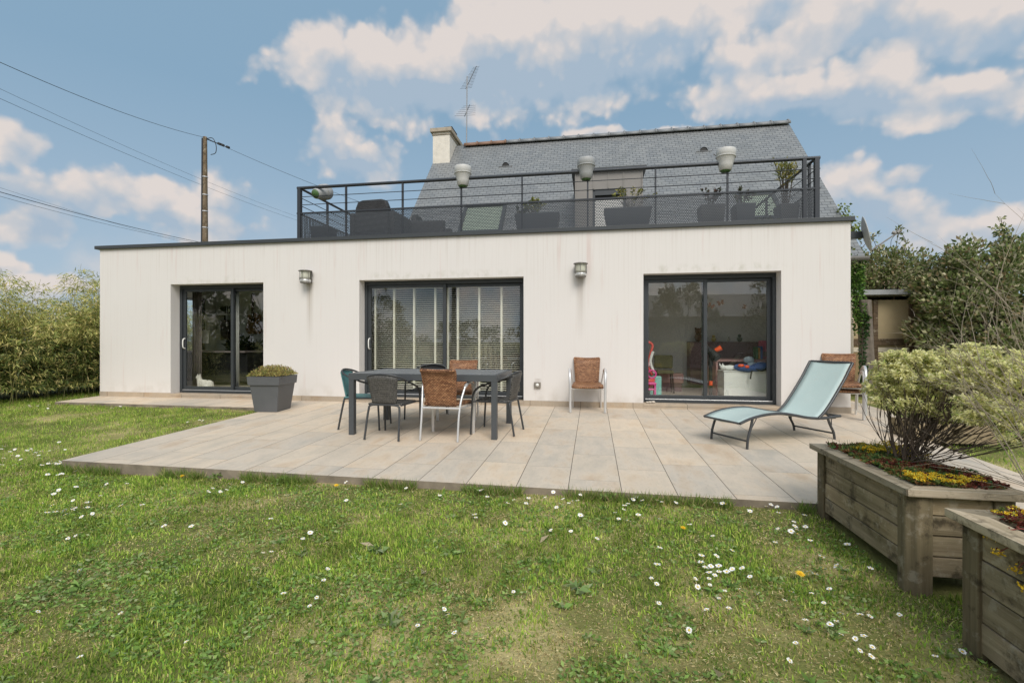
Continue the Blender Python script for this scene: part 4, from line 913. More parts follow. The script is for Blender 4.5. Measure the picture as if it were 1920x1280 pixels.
for x0, z0, x1 in ((0.06, .345, -.02), (1.28, .285, 1.40)):
    for y in (0.0, LW):
        mb = MB(); mb.tube(spline([(x0, y, z0), (x0 + (x1 - x0) * .3, y, z0 * .72), (x1 + (x0 - x1) * .15, y, z0 * .35), (x1, y, 0.0)], 4), 0.015, 8); mb.build('leg', M['tube'], lo)
        mb = MB(); mb.tube([(x0 + .06, y, z0), (x0 * .45 + x1 * .55, y, z0 * .55)], 0.006, 6); mb.build('brace', M['tube'], lo)
    mb = MB(); xm = x0 + (x1 - x0) * .9; mb.tube([(xm, 0, .09), (xm, LW, .09)], 0.011, 8); mb.build('stretcher', M['tube'], lo)
for y in (0.05, LW - .05):
    mb = MB(); mb.bar((1.27, y, .365), (1.42, y, .27), .03, .02); mb.bar((1.20, y, .285), (1.47, y, .275), .03, .025); mb.build('back_support', M['tube'], lo)

# ------------------------------------------------------------------ big square tub with its plant
def tub():
    A = np.array([-5.66, -1.40]); Bp = np.array([-5.285, -1.345]); 
    t = thing('square_tub', 'tapered slate grey square planter tub by the cat door', 'planter', (-5.50, -1.10, TZ(0, -1.1)), R(6)); mb = MB(); h = 0.60
    rings = [(.20, 0.0), (.25, h - .145), (.253, h - .145), (.272, h - .142), (.282, h), (.255, h), (.25, h - .05)]
    vs = []
    for w_, z in rings: vs += [(-w_ * 1.0, -w_ * 1.08, z), (w_, -w_ * 1.08, z), (w_, w_ * 1.08, z), (-w_, w_ * 1.08, z)]
    mb.add(vs, [(3, 2, 1, 0)] + [(i * 4 + j, i * 4 + (j + 1) % 4, i * 4 + 4 + (j + 1) % 4, i * 4 + 4 + j) for i in range(len(rings) - 1) for j in range(4)])
    mb.build('tub', M['plast'], t, bevel=0.006)
    mb = MB(); mb.b(-.248, .248, -.268, .268, h - .08, h - .045); mb.build('soil', M['soil'], t)
tub()
n = 4200; a = RNG.random((n, 2)) * 2 - 1; hh = 0.05 + 0.17 * (1 - np.clip(np.abs(a).max(1), 0, 1) ** 3) * RNG.random(n)
t = thing('heather_plant', 'low bushy plant with olive and yellow tips filling the grey tub', 'plant', (-5.50, -1.10, 0.535), R(6))
P = np.stack([a[:, 0] * .28, a[:, 1] * .30, hh], 1)
plant('foliage', P, np.stack([RNG.normal(0, .7, n) + a[:, 0] * .5, RNG.normal(0, .7, n) + a[:, 1] * .5, RNG.random(n) + .2], 1), RNG.uniform(.02, .045, n), RNG.uniform(.008, .016, n), [(0.46, 0.42, 0.13), (0.25, 0.28, 0.09), (0.56, 0.42, 0.17), (0.30, 0.15, 0.09)], [3, 2.4, 1.5, 1], t)
stems_mb([[(x * .28, y * .3, 0), (x * .3 + random.gauss(0, .02), y * .31, random.uniform(.12, .2))] for x, y in RNG.random((60, 2)) * 2 - 1], 0.003, 4).build('stem', M['bark'], t)
# ------------------------------------------------------------------ timber planters
M['wx'] = wood_mat('weathered_plank_x', 'x', (0.16, 0.125, 0.08), (0.36, 0.305, 0.215)); M['wy'] = wood_mat('weathered_plank_y', 'y', (0.16, 0.125, 0.08), (0.36, 0.305, 0.215)); M['wz'] = wood_mat('weathered_post', 'z', (0.11, 0.088, 0.055), (0.24, 0.20, 0.13))
M['wty'] = wood_mat('weathered_trim_y', 'y', (0.26, 0.22, 0.16), (0.46, 0.41, 0.33), 0.2); M['wtx'] = wood_mat('weathered_trim_x', 'x', (0.26, 0.22, 0.16), (0.46, 0.41, 0.33), 0.2)
def planter(x0, x1, y0, y1, zt, lab, gap=0.02):
    zb = lz(x0, (y0 + y1) / 2); zb0 = min(lz(x0, y0), lz(x1, y1)) - 0.03
    t = thing('timber_planter', lab, 'planter', (x0, y0, zb), 0, 'raised timber planters'); L = Vector((x0, y0, zb))
    def part(nm, mb, mat, bv=0.004):
        o = mb.build(nm, mat, t, bevel=bv); o.data.transform(Matrix.Translation(-L)); return o
    z0 = zb + 0.075; hb = (zt - 0.04 - z0) / 4
    for k in range(4):
        za, zc = z0 + k * hb + 0.003, z0 + (k + 1) * hb - 0.003; j = random.uniform(-.004, .004)
        mb = MB(); mb.b(x0 + .03 + j, x0 + .055 + j, y0 + .06, y1 - .06, za, zc)
        part('side_board', mb, M['wy']); mb = MB(); mb.b(x1 - .055, x1 - .03, y0 + .06, y1 - .06, za, zc); part('side_board', mb, M['wy'])
        mb = MB(); mb.b(x0 + .06, x1 - .06, y0 + .03 + j, y0 + .055 + j, za, zc); part('end_board', mb, M['wx']); mb = MB(); mb.b(x0 + .06, x1 - .06, y1 - .055, y1 - .03, za, zc); part('end_board', mb, M['wx'])
    for x in (x0, x1):
        for y in (y0, y1):
            sx = 1 if x == x0 else -1; sy = 1 if y == y0 else -1; mb = MB()
            pl = [(x + sx * .004, y + sy * .045), (x + sx * .045, y + sy * .004), (x + sx * .125, y + sy * .012), (x + sx * .12, y + sy * .06), (x + sx * .06, y + sy * .12), (x + sx * .012, y + sy * .125)]
            if sx * sy < 0: pl = pl[::-1]
            mb.prism(pl, zb0, zt - .041); part('post', mb, M['wz'], 0.006)
    tz0 = zt - .04
    for a, b in ((x0 - .025, x0 + .085), (x1 - .085, x1 + .025)):
        mb = MB(); m0, m1 = (y0 - .025, y1 + .025); i0 = .11
        if a < x0: poly = [(a, m0), (b, m0 + i0), (b, m1 - i0), (a, m1)]
        else: poly = [(a, m0 + i0), (b, m0), (b, m1), (a, m1 - i0)]
        mb.prism([(x, y) for x, y in (poly if a < x0 else [(a, m0 + i0), (b, m0), (b, m1), (a, m1 - i0)])][::-1] if a < x0 else poly, tz0, zt); part('top_trim', mb, M['wty'], 0.006)
    mb = MB(); mb.prism([(x0 - .022, y0 - .025), (x1 + .022, y0 - .025), (x1 - .086, y0 + .083), (x0 + .088, y0 + .083)], tz0 - .001, zt - .001); part('top_trim', mb, M['wtx'], 0.006)
    mb = MB(); mb.prism([(x0 + .088, y1 - .083), (x1 - .086, y1 - .083), (x1 + .022, y1 + .025), (x0 - .022, y1 + .025)], tz0 - .001, zt - .001); part('top_trim', mb, M['wtx'], 0.006)
    mb = MB(); mb.b(x0 + .057, x1 - .057, y0 + .057, y1 - .057, z0, zt - .05); part('soil', mb, M['soil'], 0)
    return t
planter(1.70, 2.24, -5.68, -4.55, 0.385, 'weathered timber planter with the pale yellow shrub at the terrace edge')
planter(1.665, 2.25, -7.3, -6.06, 0.40, 'weathered timber planter nearest the viewer in the right foreground')
# sedum mats
def sedum(x0, x1, y0, y1, z, n, nf, lab, over=0.0):
    V = []; pos = np.stack([RNG.uniform(x0, x1, n), RNG.uniform(y0, y1, n)], 1)
    hz = z + 0.045 * vnoise(pos[:, 0], pos[:, 1], 9, 3) + RNG.uniform(0, .02, n)
    pk = vnoise(pos[:, 0], pos[:, 1], 6, 8); parts = []
    cols = np.where((pk > .52)[:, None], np.array([[0.17, 0.045, 0.03]]), np.array([[0.11, 0.15, 0.035]])); mixr = RNG.random(n) < .3; cols[mixr] = np.array([0.24, 0.13, 0.05]); gr = RNG.random(n) < .15; cols[gr] = np.array([0.07, 0.17, 0.05])
    cols = cols * RNG.uniform(.6, 1.4, (n, 1))
    k = 7; P = np.repeat(np.c_[pos, hz], k, 0); D = RNG.normal(size=(n * k, 3)); D[:, 2] = np.abs(D[:, 2]) * .6 + .15
    parts.append(leaves(P, D, RNG.uniform(.012, .024, n * k), RNG.uniform(.007, .012, n * k), np.repeat(cols, k, 0), 0.3))
    fp = np.stack([RNG.uniform(x0, x1, nf * 3), RNG.uniform(y0, y1, nf * 3)], 1); fk = vnoise(fp[:, 0], fp[:, 1], 5, 21) + RNG.uniform(-.12, .12, nf * 3); fp = fp[np.argsort(-fk)[:nf]]
    k = 34; fz = z + .045 + RNG.uniform(.0, .03, nf); ang = RNG.random((nf, k)) * 6.283; rr = np.sqrt(RNG.random((nf, k))) * RNG.uniform(.014, .030, (nf, 1))
    P = np.stack([fp[:, :1] + rr * np.cos(ang), fp[:, 1:] + rr * np.sin(ang), fz[:, None] + .012 - rr * .35], -1).reshape(-1, 3); D = RNG.normal(0, .6, (nf * k, 3)); D[:, 2] = np.abs(D[:, 2]) + .4
    parts.append(leaves(P, D, RNG.uniform(.007, .012, nf * k), RNG.uniform(.005, .008, nf * k), tint_pick(nf * k, [(0.80, 0.56, 0.03), (0.62, 0.58, 0.08), (0.74, 0.42, 0.02)], [3, 2, 1], .3), .2))
    v, f, t = join(parts); stuff(fmesh('sedum_mat', v, f, M['leaf'], None, t, ((x0 + x1) / 2, (y0 + y1) / 2, z)), lab, 'ground cover')
sedum(1.765, 2.22, -5.63, -4.60, 0.355, 3000, 170, 'red and green stonecrop with yellow flowers under the pale yellow shrub')
sedum(1.80, 2.24, -7.25, -6.06, 0.36, 2000, 130, 'red and green stonecrop with yellow flowers in the nearest planter')
# a trailing stonecrop sprig over the near rim
sp = []
t = thing('stonecrop_sprig', 'reddish stonecrop sprigs with yellow heads trailing over the nearest planter rim', 'plant', (1.72, -6.33, 0.39))
stm = [spline([(0.12, -.0 - .05 * i, .0), (0.03, .03 - .05 * i, .02 - .02 * i), (-.06 - .02 * (i % 2), .05 - .06 * i, -.03 - .04 * i)], 4) for i in range(4)]
stems_mb(stm, .004).build('stem', simple('red_stem', (0.22, 0.05, 0.035), .6), t)
P = []; T = []
for s in stm:
    e_ = s[-1]
    for i in range(40): P.append((e_.x + random.gauss(0, .009), e_.y + random.gauss(0, .009), e_.z + random.gauss(0, .006)))
P = np.array(P)
for i in range(4): plant('flower_head', P[i * 40:i * 40 + 40], RNG.normal(size=(40, 3)), .011, .008, [(0.78, 0.52, 0.03)], [1], t)
P = np.array([[*(s[random.randrange(len(s))] + Vector((random.gauss(0, .006), random.gauss(0, .006), .003)))] for s in stm for i in range(30)]); plant('foliage', P, RNG.normal(size=(len(P), 3)), .016, .007, [(0.20, 0.05, 0.035), (0.14, 0.12, 0.04)], [2, 1], t)
# grassy tuft at the back of the first planter
def tuft(loc, n, L, spread, cols, lab, name='grass_tuft'):
    P = np.stack([RNG.normal(0, spread, n), RNG.normal(0, spread, n), np.zeros(n)], 1); D = np.stack([RNG.normal(0, .45, n), RNG.normal(0, .45, n), np.ones(n)], 1)
    v, f, t = leaves(P, D, RNG.uniform(.5, 1, n) * L, .005, tint_pick(n, cols, [1] * len(cols)), .05)
    return tag(fmesh(name, v + np.array(loc), f, M['leaf'], None, t, loc), lab, 'plant')
tuft((1.87, -4.80, 0.37), 130, .12, .055, [(0.10, 0.16, 0.04), (0.16, 0.20, 0.06)], 'green grassy tuft at the left end of the stonecrop bed')
tuft((2.02, -4.78, 0.37), 130, .13, .05, [(0.10, 0.16, 0.04), (0.16, 0.20, 0.06)], 'green grassy tuft just left of the shrub stems in the planter')

# pale yellow shrub: many stems, leaf rosettes at their tips
t = thing('variegated_shrub', 'rounded pale yellow leaved shrub on bare dark stems in the timber planter', 'shrub', (2.06, -5.02, 0.36))
B0 = Vector((2.06, -5.02, 0.36)); ss = []; P = []; D = []; Lw = []; T = []
lobes = [((2.17, -4.99, .96), (.29, .27, .16), 165), ((2.38, -5.10, .98), (.28, .26, .19), 165), ((2.58, -5.30, .90), (.26, .28, .20), 110), ((2.42, -5.55, .70), (.22, .24, .15), 60), ((1.99, -4.95, .87), (.15, .16, .09), 42), ((2.12, -5.0, 1.06), (.20, .16, .08), 50), ((2.55, -5.0, 1.06), (.28, .2, .12), 60), ((2.25, -5.35, .80), (.12, .12, .08), 14), ((2.04, -5.02, .78), (.20, .18, .10), 46), ((2.35, -5.35, .74), (.22, .2, .12), 40), ((2.3, -5.1, .72), (.2, .16, .1), 24)]
for c, r, n in lobes:
    for i in range(n):
        d = Vector((random.gauss(0, 1), random.gauss(0, 1), random.gauss(.35, .8))).normalized(); k = random.uniform(.72, 1.05)
        tip = Vector((c[0] + d.x * r[0] * k, c[1] + d.y * r[1] * k, c[2] + d.z * r[2] * k))
        if random.random() < .10:
            b = B0 + Vector((random.gauss(0, .05), random.gauss(0, .05), 0)); mid = b.lerp(tip, .55) + Vector((0, 0, -.05)) + (b - tip).cross(Vector((0, 0, 1))) * random.gauss(0, .06); s = spline([b, b.lerp(mid, .5) + Vector((random.gauss(0, .015), random.gauss(0, .015), 0)), mid, tip], 4); ss.append(s)
            for _ in range(3):
                p0 = s[random.randint(4, 9)]; tp2 = tip + Vector((random.gauss(0, .10), random.gauss(0, .10), random.gauss(-.03, .05))); ss.append(spline([p0, p0.lerp(tp2, .5) + Vector((random.gauss(0, .02), random.gauss(0, .02), .01)), tp2], 4))
        out = (d + Vector((0, 0, .7))).normalized(); m = random.randint(26, 34)
        for j in range(m):
            h = -random.random() * .07; p = tip + out * h + Vector((random.gauss(0, .006), random.gauss(0, .006), 0)); q_ = Vector((random.gauss(0, 1), random.gauss(0, 1), random.gauss(0, 1))); q_ = (q_ - out * q_.dot(out)).normalized()
            P.append(p); D.append(q_ + out * random.uniform(.1, .9)); Lw.append(random.uniform(.018, .036)); T.append((0.84, 0.82, 0.40) if random.random() < .70 else ((0.88, 0.85, 0.52) if random.random() < .6 else (0.42, 0.50, 0.14)))
mb = MB()
for s in ss: mb.tube([p - B0 for p in s], [random.uniform(.002, .0048) * (1 - .75 * i / (len(s) - 1)) for i in range(len(s))], 5)
for i in range(6):
    a = i * 1.05; e_ = Vector((.2 * math.cos(a) + .08, .18 * math.sin(a), .46)); mb.tube(spline([(0.03 * math.cos(a), .03 * math.sin(a), -.02), (.07 * math.cos(a), .07 * math.sin(a), .12), e_], 5), [.015 - .0013 * j for j in range(11)], 6)
mb.build('stem', simple('shrub_bark', (0.095, 0.07, 0.05), .9, 0, .4, 30), t)
Lw = np.array(Lw); v, f, tt = leaves(np.array(P), np.array([list(d) for d in D]), Lw, Lw * .42, np.array(T) * RNG.uniform(.8, 1.12, (len(T), 1)), .2, np.array([list(d) for d in D]) * 0 + np.array([0.05, -.45, .8]))
fmesh('foliage', v - np.array(B0), f, M['paleleaf'], t, tt)

# dry bare bush in the right foreground
rt = Vector((2.10, -6.15, 0.37)); t = thing('bare_bush', 'leafless bush of long thin arching twigs in the right foreground', 'shrub', rt)
mb = MB()
def twig(p, d, L, r, lev):
    pts = [p]; q_ = p.copy(); dd = d.normalized(); n = 8
    bend = Vector((random.gauss(0, .05), random.gauss(0, .05), random.gauss(-.05, .04)))
    for i in range(n):
        dd = (dd + bend * .5 + Vector((random.gauss(0, .05), random.gauss(0, .05), random.gauss(0, .05)))).normalized(); q_ = q_ + dd * L / n; pts.append(q_.copy())
        if lev < 2 and i > 1 and random.random() < (.62 if lev == 0 else .4):
            s = dd.cross(Vector((random.gauss(0, 1), random.gauss(0, 1), random.gauss(0, 1)))).normalized(); twig(q_, dd + s * random.uniform(.35, .8), L * random.uniform(.3, .55), r * .55, lev + 1)
    mb.tube(pts, [r * (1 - .8 * i / n) for i in range(n + 1)], 4 if lev else 5)
for i in range(44):
    a = random.uniform(-.3, 1.0); twig(Vector((random.gauss(.13, .07), random.gauss(.05, .07), 0)), Vector((random.gauss(.03, .13), random.uniform(.1, .75), random.uniform(.75, 1.15))), random.uniform(.7, 1.15), random.uniform(.0022, .0042), 0)
for i in range(7): twig(Vector((random.gauss(.12, .05), random.gauss(.0, .06), 0.02)), Vector((random.gauss(-.12, .1), random.uniform(.5, 1), random.uniform(.08, .36))), random.uniform(.5, 1.0), .003, 1)
mb.build('twigs', M['twig'], t)

# low timber bed by the terrace edge
mb = MB()
for k in range(2): mb.b(3.90, 3.93, -2.0, -1.52, -.06 + .12 * k, .055 + .12 * k); mb.b(3.93, 4.75, -2.0, -1.97, -.06 + .12 * k, .055 + .12 * k); mb.b(3.93, 4.75, -1.55, -1.52, -.06 + .12 * k, .055 + .12 * k)
mb.b(4.75, 4.78, -2.0, -1.52, -.06, .175)
t = thing('timber_bed', 'low timber bed on the paving behind the pale yellow shrub', 'planter', (0, 0, 0)); mb.build('board', M['wx'], t); mb = MB(); mb.b(3.935, 4.745, -1.965, -1.555, -.05, .14); mb.build('soil', M['soil'], t)
shoots((4.35, -1.76, .14), 14, .3, .3, 26, .06, .03, DKG, [2, 2, 1], 'dark leafy plant growing in the low timber bed', 'plant', 'bed_plant')

# ------------------------------------------------------------------ shed, leaning trunk, ivy
t = thing('shed', 'beige timber framed shed with grey roof half hidden by evergreens', 'shed', (7.30, 5.25, -.05))
mb = MB(); mb.b(-1.3, 1.4, -.55, 2.0, 0, 2.25); mb.build('wall', simple('beige_panel', (0.40, 0.32, 0.19), .85, 0, .15, 3), t)
mb = MB(); mb.b(-1.3, 1.4, -.575, -.552, 0, 0.95); mb.build('lower_panel', simple('ochre_panel', (0.27, 0.195, 0.10), .85, 0, .15, 3), t)
mb = MB()
for x in (-1.28, -.32, .48, 1.38): mb.b(x - .05, x + .05, -.60, -.553, 0, 2.25)
mb.b(-1.23, 1.33, -.598, -.555, 1.12, 1.28); mb.b(-1.23, 1.33, -.585, -.555, .95, 1.06, 1); mb.build('frame', [wood_mat('dark_frame', 'x', (0.07, 0.05, 0.035), (0.13, 0.10, 0.07), 0), M['cream']], t)
mb = MB(); mb.prism([(-1.36, -.85), (1.6, -.85), (1.6, 2.4), (-1.36, 2.4)], lambda x, y: 2.32 - .05 * y, lambda x, y: 2.44 - .05 * y); mb.build('roof', simple('grey_sheet', (0.30, 0.31, 0.32), .5, 0, .15, 4), t)
def ivy(name, lab, pts, n, rad, L=.06, cols=((0.07, 0.15, 0.025), (0.13, 0.23, 0.04), (0.04, 0.085, 0.02)), par=None):
    pts = [Vector(p) for p in pts]; s = spline(pts, 6); t = thing(name, lab, 'climbing plant', s[0]); P = []; D = []
    for i in range(n):
        c = s[random.randrange(len(s))]; a = random.uniform(0, 6.283); r = rad * random.uniform(.3, 1.0)
        P.append((c.x + r * math.cos(a), c.y + r * math.sin(a), c.z + random.gauss(0, .12))); D.append((math.cos(a) * .6 + random.gauss(0, .4), math.sin(a) * .6 - .4, random.gauss(-.5, .4)))
    v, f, tt = leaves(np.array(P), np.array(D), RNG.uniform(.6, 1, n) * L, RNG.uniform(.6, .9, n) * L, tint_pick(n, cols, [2, 2, 1]), .2); fmesh('foliage', v - np.array(s[0]), f, M['leaf'], t, tt)
    mb = MB(); mb.tube([p - s[0] for p in s], .012, 5); mb.build('stem', M['bark'], t)
mb = MB(); P = []
for i in range(15):
    u = i / 14; P.append([((.155 - .05 * u + .018 * math.sin(5 * a + 2.2 * u) + .012 * math.sin(9 * a - 3 * u) + (.05 * (1 - u * 8) if u < .125 else 0)) * math.cos(a) - .10 * u, (.155 - .05 * u + .018 * math.sin(5 * a + 2.2 * u)) * math.sin(a), -.1 + 2.2 * u) for a in np.linspace(0, 6.283, 25)])
mb.grid(P); mb.add(P[-1], [tuple(range(25))])
tag(mb.build('leaning_trunk', simple('grey_trunk', (0.15, 0.125, 0.10), .9, 0, .45, 14, .8, 40), loc=(0, 0, 0)), 'old grey leaning trunk beside the ivy at the house corner', 'trunk').location = (5.93, 2.9, -.03)
ivy('ivy', 'green ivy hanging below the gutter at the house corner', [(5.76, 3.05, 2.85), (5.72, 3.0, 2.3), (5.76, 2.85, 1.55)], 1300, .14, .075)
ivy('ivy', 'dark thin ivy strand climbing low on the old trunk', [(5.78, 2.80, 1.7), (5.70, 2.72, .9), (5.74, 2.7, 0.0)], 330, .07, .07, ((0.03, 0.07, 0.02), (0.05, 0.10, 0.03), (0.02, 0.045, 0.015)))
ivy('creeper', 'light green creeper growing up the right verge of the slate roof', [(5.93, 3.45, 3.6), (5.95, 3.75, 3.95), (5.93, 4.05, 4.3)], 240, .10, .085, ((0.20, 0.27, 0.06), (0.30, 0.33, 0.09), (0.12, 0.18, 0.04)))
ivy('creeper', 'light green creeper hanging at the wall corner below the dish', [(4.30, 0.9, 3.0), (4.45, 1.0, 2.75), (4.75, 1.1, 2.62)], 90, .10, .07, ((0.16, 0.20, 0.06), (0.24, 0.27, 0.09), (0.10, 0.14, 0.04)))
# neighbour's roof seen over the shrubs
t = thing('neighbour_house', 'distant house whose brown roof peeps out under the gutter end at right', 'house', (16.9, 22.5, -1.0)); mb = MB(); mb.b(-3, 3, -2, 5, 0, 4.9); mb.build('wall', M['cream'], t)
mb = MB(); mb.add([(-3.3, -2.3, 4.8), (3.3, -2.3, 4.8), (2.3, 1.5, 6.6), (-2.3, 1.5, 6.6), (3.3, 5.3, 4.8), (-3.3, 5.3, 4.8)], [(0, 1, 2, 3), (3, 2, 4, 5), (0, 3, 5), (1, 4, 2)]); mb.build('roof', simple('brown_tiles', (0.20, 0.12, 0.08), .8, 0, .3, 6), t)

# ------------------------------------------------------------------ shrubs and hedges
def shrub(name, lab, loc, r, hgt, n, L, asp, cols, w, nclump=60, shoots_=0, cat='shrub', group=None, mat=None, low=0.0, fold=.15, droop=0.0):
    t = thing(name, lab, cat, loc, 0, group); C0 = []; 
    for i in range(nclump):
        u = (i + RNG.random()) / nclump; a = RNG.random() * 6.283; k = RNG.uniform(.45, 1.0) ** .7; e = math.sqrt(max(.05, 1 - ((u - .38) / .66) ** 2)); cr_ = RNG.uniform(.22, .42) * min(r)
        C0.append((math.cos(a) * r[0] * k * e, math.sin(a) * r[1] * k * e, low + .12 + (hgt - low - .12 - cr_ * .6) * u, cr_))
    C0 = np.array(C0); w_ = C0[:, 3] ** 2; ci = RNG.choice(nclump, n, p=w_ / w_.sum()); d = unit(RNG.normal(size=(n, 3))); rr = C0[ci, 3:4] * RNG.random((n, 1)) ** .45
    P = C0[ci, :3] + d * rr; P[:, 2] = np.maximum(P[:, 2], low + .03); out = P / np.array([[r[0], r[1], hgt]]); D = d * .7 + out * .5 + RNG.normal(size=(n, 3)) * .5; D[:, 2] += .15 - droop
    parts = [leaves(P, D, RNG.uniform(.6, 1, n) * L, RNG.uniform(.7, 1, n) * L * asp, tint_pick(n, cols, w, .3), fold)]
    mb = MB(); mb.tube([(0, 0, -.1), (0, 0, hgt * .3), (0.05, 0.05, hgt * .6)], [.09, .07, .03], 7)
    for c in C0[::3]: mb.tube(spline([(0, 0, hgt * .12), (c[0] * .5, c[1] * .5, c[2] * .6), tuple(c[:3])], 3), [.035 - .004 * i for i in range(7)], 5)
    for i in range(shoots_):
        c = C0[RNG.integers(nclump)]; 
        if c[2] < hgt * .6: continue
        s = spline([tuple(c[:3]), (c[0] + random.gauss(0, .08), c[1] + random.gauss(0, .08), c[2] + c[3] + .1), (c[0] + random.gauss(0, .15), c[1] + random.gauss(0, .15), c[2] + c[3] + random.uniform(.2, .5))], 4); mb.tube(s, .008, 4)
        k = 34; q_ = np.array([list(s[random.randrange(3, len(s))]) for _ in range(k)]) + RNG.normal(0, .03, (k, 3)); dd = RNG.normal(size=(k, 3)); dd[:, 2] += .4
        parts.append(leaves(q_, dd, RNG.uniform(.5, .9, k) * L, RNG.uniform(.6, .9, k) * L * asp, tint_pick(k, cols, w, .3), fold))
    mb.build('trunk', M['bark'], t); v, f, tt = join(parts); fmesh('crown', v, f, mat or M['leaf'], t, tt); return t
ELA = [(0.13, 0.18, 0.055), (0.24, 0.285, 0.105), (0.42, 0.41, 0.23), (0.52, 0.48, 0.33), (0.34, 0.26, 0.14)]; EW = [4, 4, 3, 1.6, 1.4]
G = 'evergreen shrubs right of the house'
shrub('evergreen_shrub', 'tallest dark evergreen shrub beside the shed', (8.75, 3.85, -.05), (1.3, 1.1, 1), 3.45, 19000, .14, .5, ELA, EW, 80, 26, group=G, low=.0)
shrub('evergreen_shrub', 'evergreen shrub behind the bare bush at the right edge', (11.2, 3.7, -.05), (2.0, 1.3, 1), 2.75, 19000, .14, .5, ELA, EW, 80, 22, group=G)
shrub('evergreen_shrub', 'browner evergreen shrub arching over the shed roof', (7.5, 5.2, 1.5), (1.05, .9, 1), 2.0, 5200, .12, .5, ELA, EW, 34, 10, group=G, low=.95)
shrub('evergreen_shrub', 'low evergreen shrub filling the foot of the hedge', (10.0, 3.1, -.05), (1.6, .8, 1), 1.9, 8000, .12, .5, ELA, [5, 4, 2, 1, 1], 40, 6, group=G)
shrub('evergreen_shrub', 'evergreen shrub standing behind the others, dark and broad', (9.7, 6.2, -.05), (2.0, 1.0, 1), 3.2, 13000, .17, .55, ELA, [5, 4, 2, 1, 1], 90, 8, group=G)
shrub('evergreen_shrub', 'evergreen shrub farthest right cut by the photo edge', (13.4, 2.6, -.05), (1.9, 1.5, 1), 2.3, 8000, .11, .5, ELA, EW, 60, 14, group=G)

# bamboo along the left boundary
BAM = [(0.60, 0.55, 0.19), (0.44, 0.46, 0.14), (0.24, 0.30, 0.075), (0.62, 0.51, 0.21), (0.08, 0.115, 0.03)]
def bamboo(loc, lab, n, nsp, hgt):
    t = thing('bamboo_clump', lab, 'bamboo', loc, 0, 'bamboo along the left boundary'); mb = MB(); parts = []
    for i in range(n):
        bx_, by_ = random.gauss(0, .45), random.gauss(0, .7); lean = Vector((random.gauss(.10, .28), random.gauss(0, .3), 0)); h = hgt * random.uniform(.55, 1.0) * (1.28 if random.random() < .14 else 1.0)
        s = spline([(bx_, by_, -.05), (bx_ + lean.x * .3, by_ + lean.y * .3, h * .55), (bx_ + lean.x * 1.1, by_ + lean.y * 1.1, h)], 6); mb.tube(s, [.009 - .0006 * j for j in range(len(s))], 5)
        for j in range(nsp):
            u = RNG.uniform(.14, 1.0); p = s[int(u * (len(s) - 1))]; a = random.uniform(0, 6.283); ext = random.uniform(.12, .55) * (1.15 - u * .75); c = np.array([p.x + math.cos(a) * ext, p.y + math.sin(a) * ext, max(.30, p.z - random.uniform(-.05, .12))])
            k = 12; P = c + RNG.normal(0, .05, (k, 3)) * [1.3, 1.3, .7]; D = np.stack([np.full(k, math.cos(a)) * .7 + RNG.normal(0, .5, k), np.full(k, math.sin(a)) * .7 + RNG.normal(0, .5, k), RNG.normal(-.5, .45, k)], 1)
            shade_wts = np.array([1, 1, 1, 1, 5]) if p.z < hgt * .55 else np.array([3, 3, 2, 1.3, .6])  # darker tints low down paint the clump's own shade into the leaves
            parts.append(leaves(P, D, RNG.uniform(.08, .15, k), RNG.uniform(.011, .019, k), tint_pick(k, BAM, shade_wts, .3), .08))
    mb.build('culms', simple('bamboo_cane', (0.20, 0.19, 0.07), .5, 0, .3, 20), t); v, f, tt = join(parts); fmesh('foliage', v, f, M['leaf'], t, tt)
for i, (x, y, h, lab) in enumerate([(-12.05, 1.2, 2.2, 'olive bamboo clump directly beside the left house corner'), (-12.1, -.3, 2.25, 'yellowish bamboo clump second from the house corner'), (-12.6, -1.8, 2.35, 'yellowish bamboo clump at the left photo edge'),
                                 (-13.2, -3.4, 2.4, 'bamboo clump nearest the viewer beyond the left photo edge'), (-12.6, 3.0, 2.5, 'bamboo clump farthest back behind the house corner')]):
    bamboo((x, y, lz(x, y)), lab, 66, 62, h * (1.10, .98, 1.14, 1.0, 1.05)[i])

# what the panes reflect: the garden behind the viewer
DK = [(0.05, 0.075, 0.025), (0.08, 0.11, 0.035), (0.12, 0.14, 0.05)]
for i, x in enumerate((-17.5, -12.5, -7.5, -2.5, 2.5)):
    shrub('clipped_hedge', ['far left', 'left', 'middle', 'right', 'far right'][i] + ' length of the tall clipped hedge mirrored in the door panes', (x, -17.5, -.55), (2.7, .9, 1), 2.9, 3000, .20, .6, DK, [2, 2, 1], 50, 3, 'hedge', 'hedge mirrored in the panes')
for x, lab in ((-18.0, 'taller dark hedge mirrored in the right pane of the cat door'), (-23.0, 'taller dark hedge mirrored in the left pane of the cat door')):
    shrub('clipped_hedge', lab, (x, -15.5, -.55), (2.9, 1.3, 1), 7.0, 6500, .30, .6, DK, [3, 2, .6], 90, 3, 'hedge', 'hedge mirrored in the panes')  # two dense screens added in place of trees, darkening what these panes mirror
for x, y, h, lab in ((4.6, -16.0, 4.6, 'round leafy tree mirrored in the left pane of the playroom door'), (9.0, -15.0, 5.4, 'tall leafy tree mirrored in the right pane of the playroom door'), (-13.5, -19.5, 4.6, 'dark tree mirrored in the left blind door pane'), (14, -13, 5, 'leafy tree mirrored at the right edge of the playroom door')):
    shrub('garden_tree', lab, (x, y, -.55), (2.0, 2.0, 1), h, 4500, .17, .55, [(0.08, 0.11, 0.04), (0.14, 0.16, 0.06), (0.20, 0.2, 0.09)], [2, 2, 1], 60, 10, 'tree', low=.5)
t = thing('mirrored_pole', 'dark utility pole mirrored in the right blind door pane', 'utility pole', (-8.4, -19.0, -.55)); mb = MB(); mb.tube([(0, 0, 0), (0, 0, 8.2)], [.17, .11], 8); mb.build('pole', M['bark'], t)
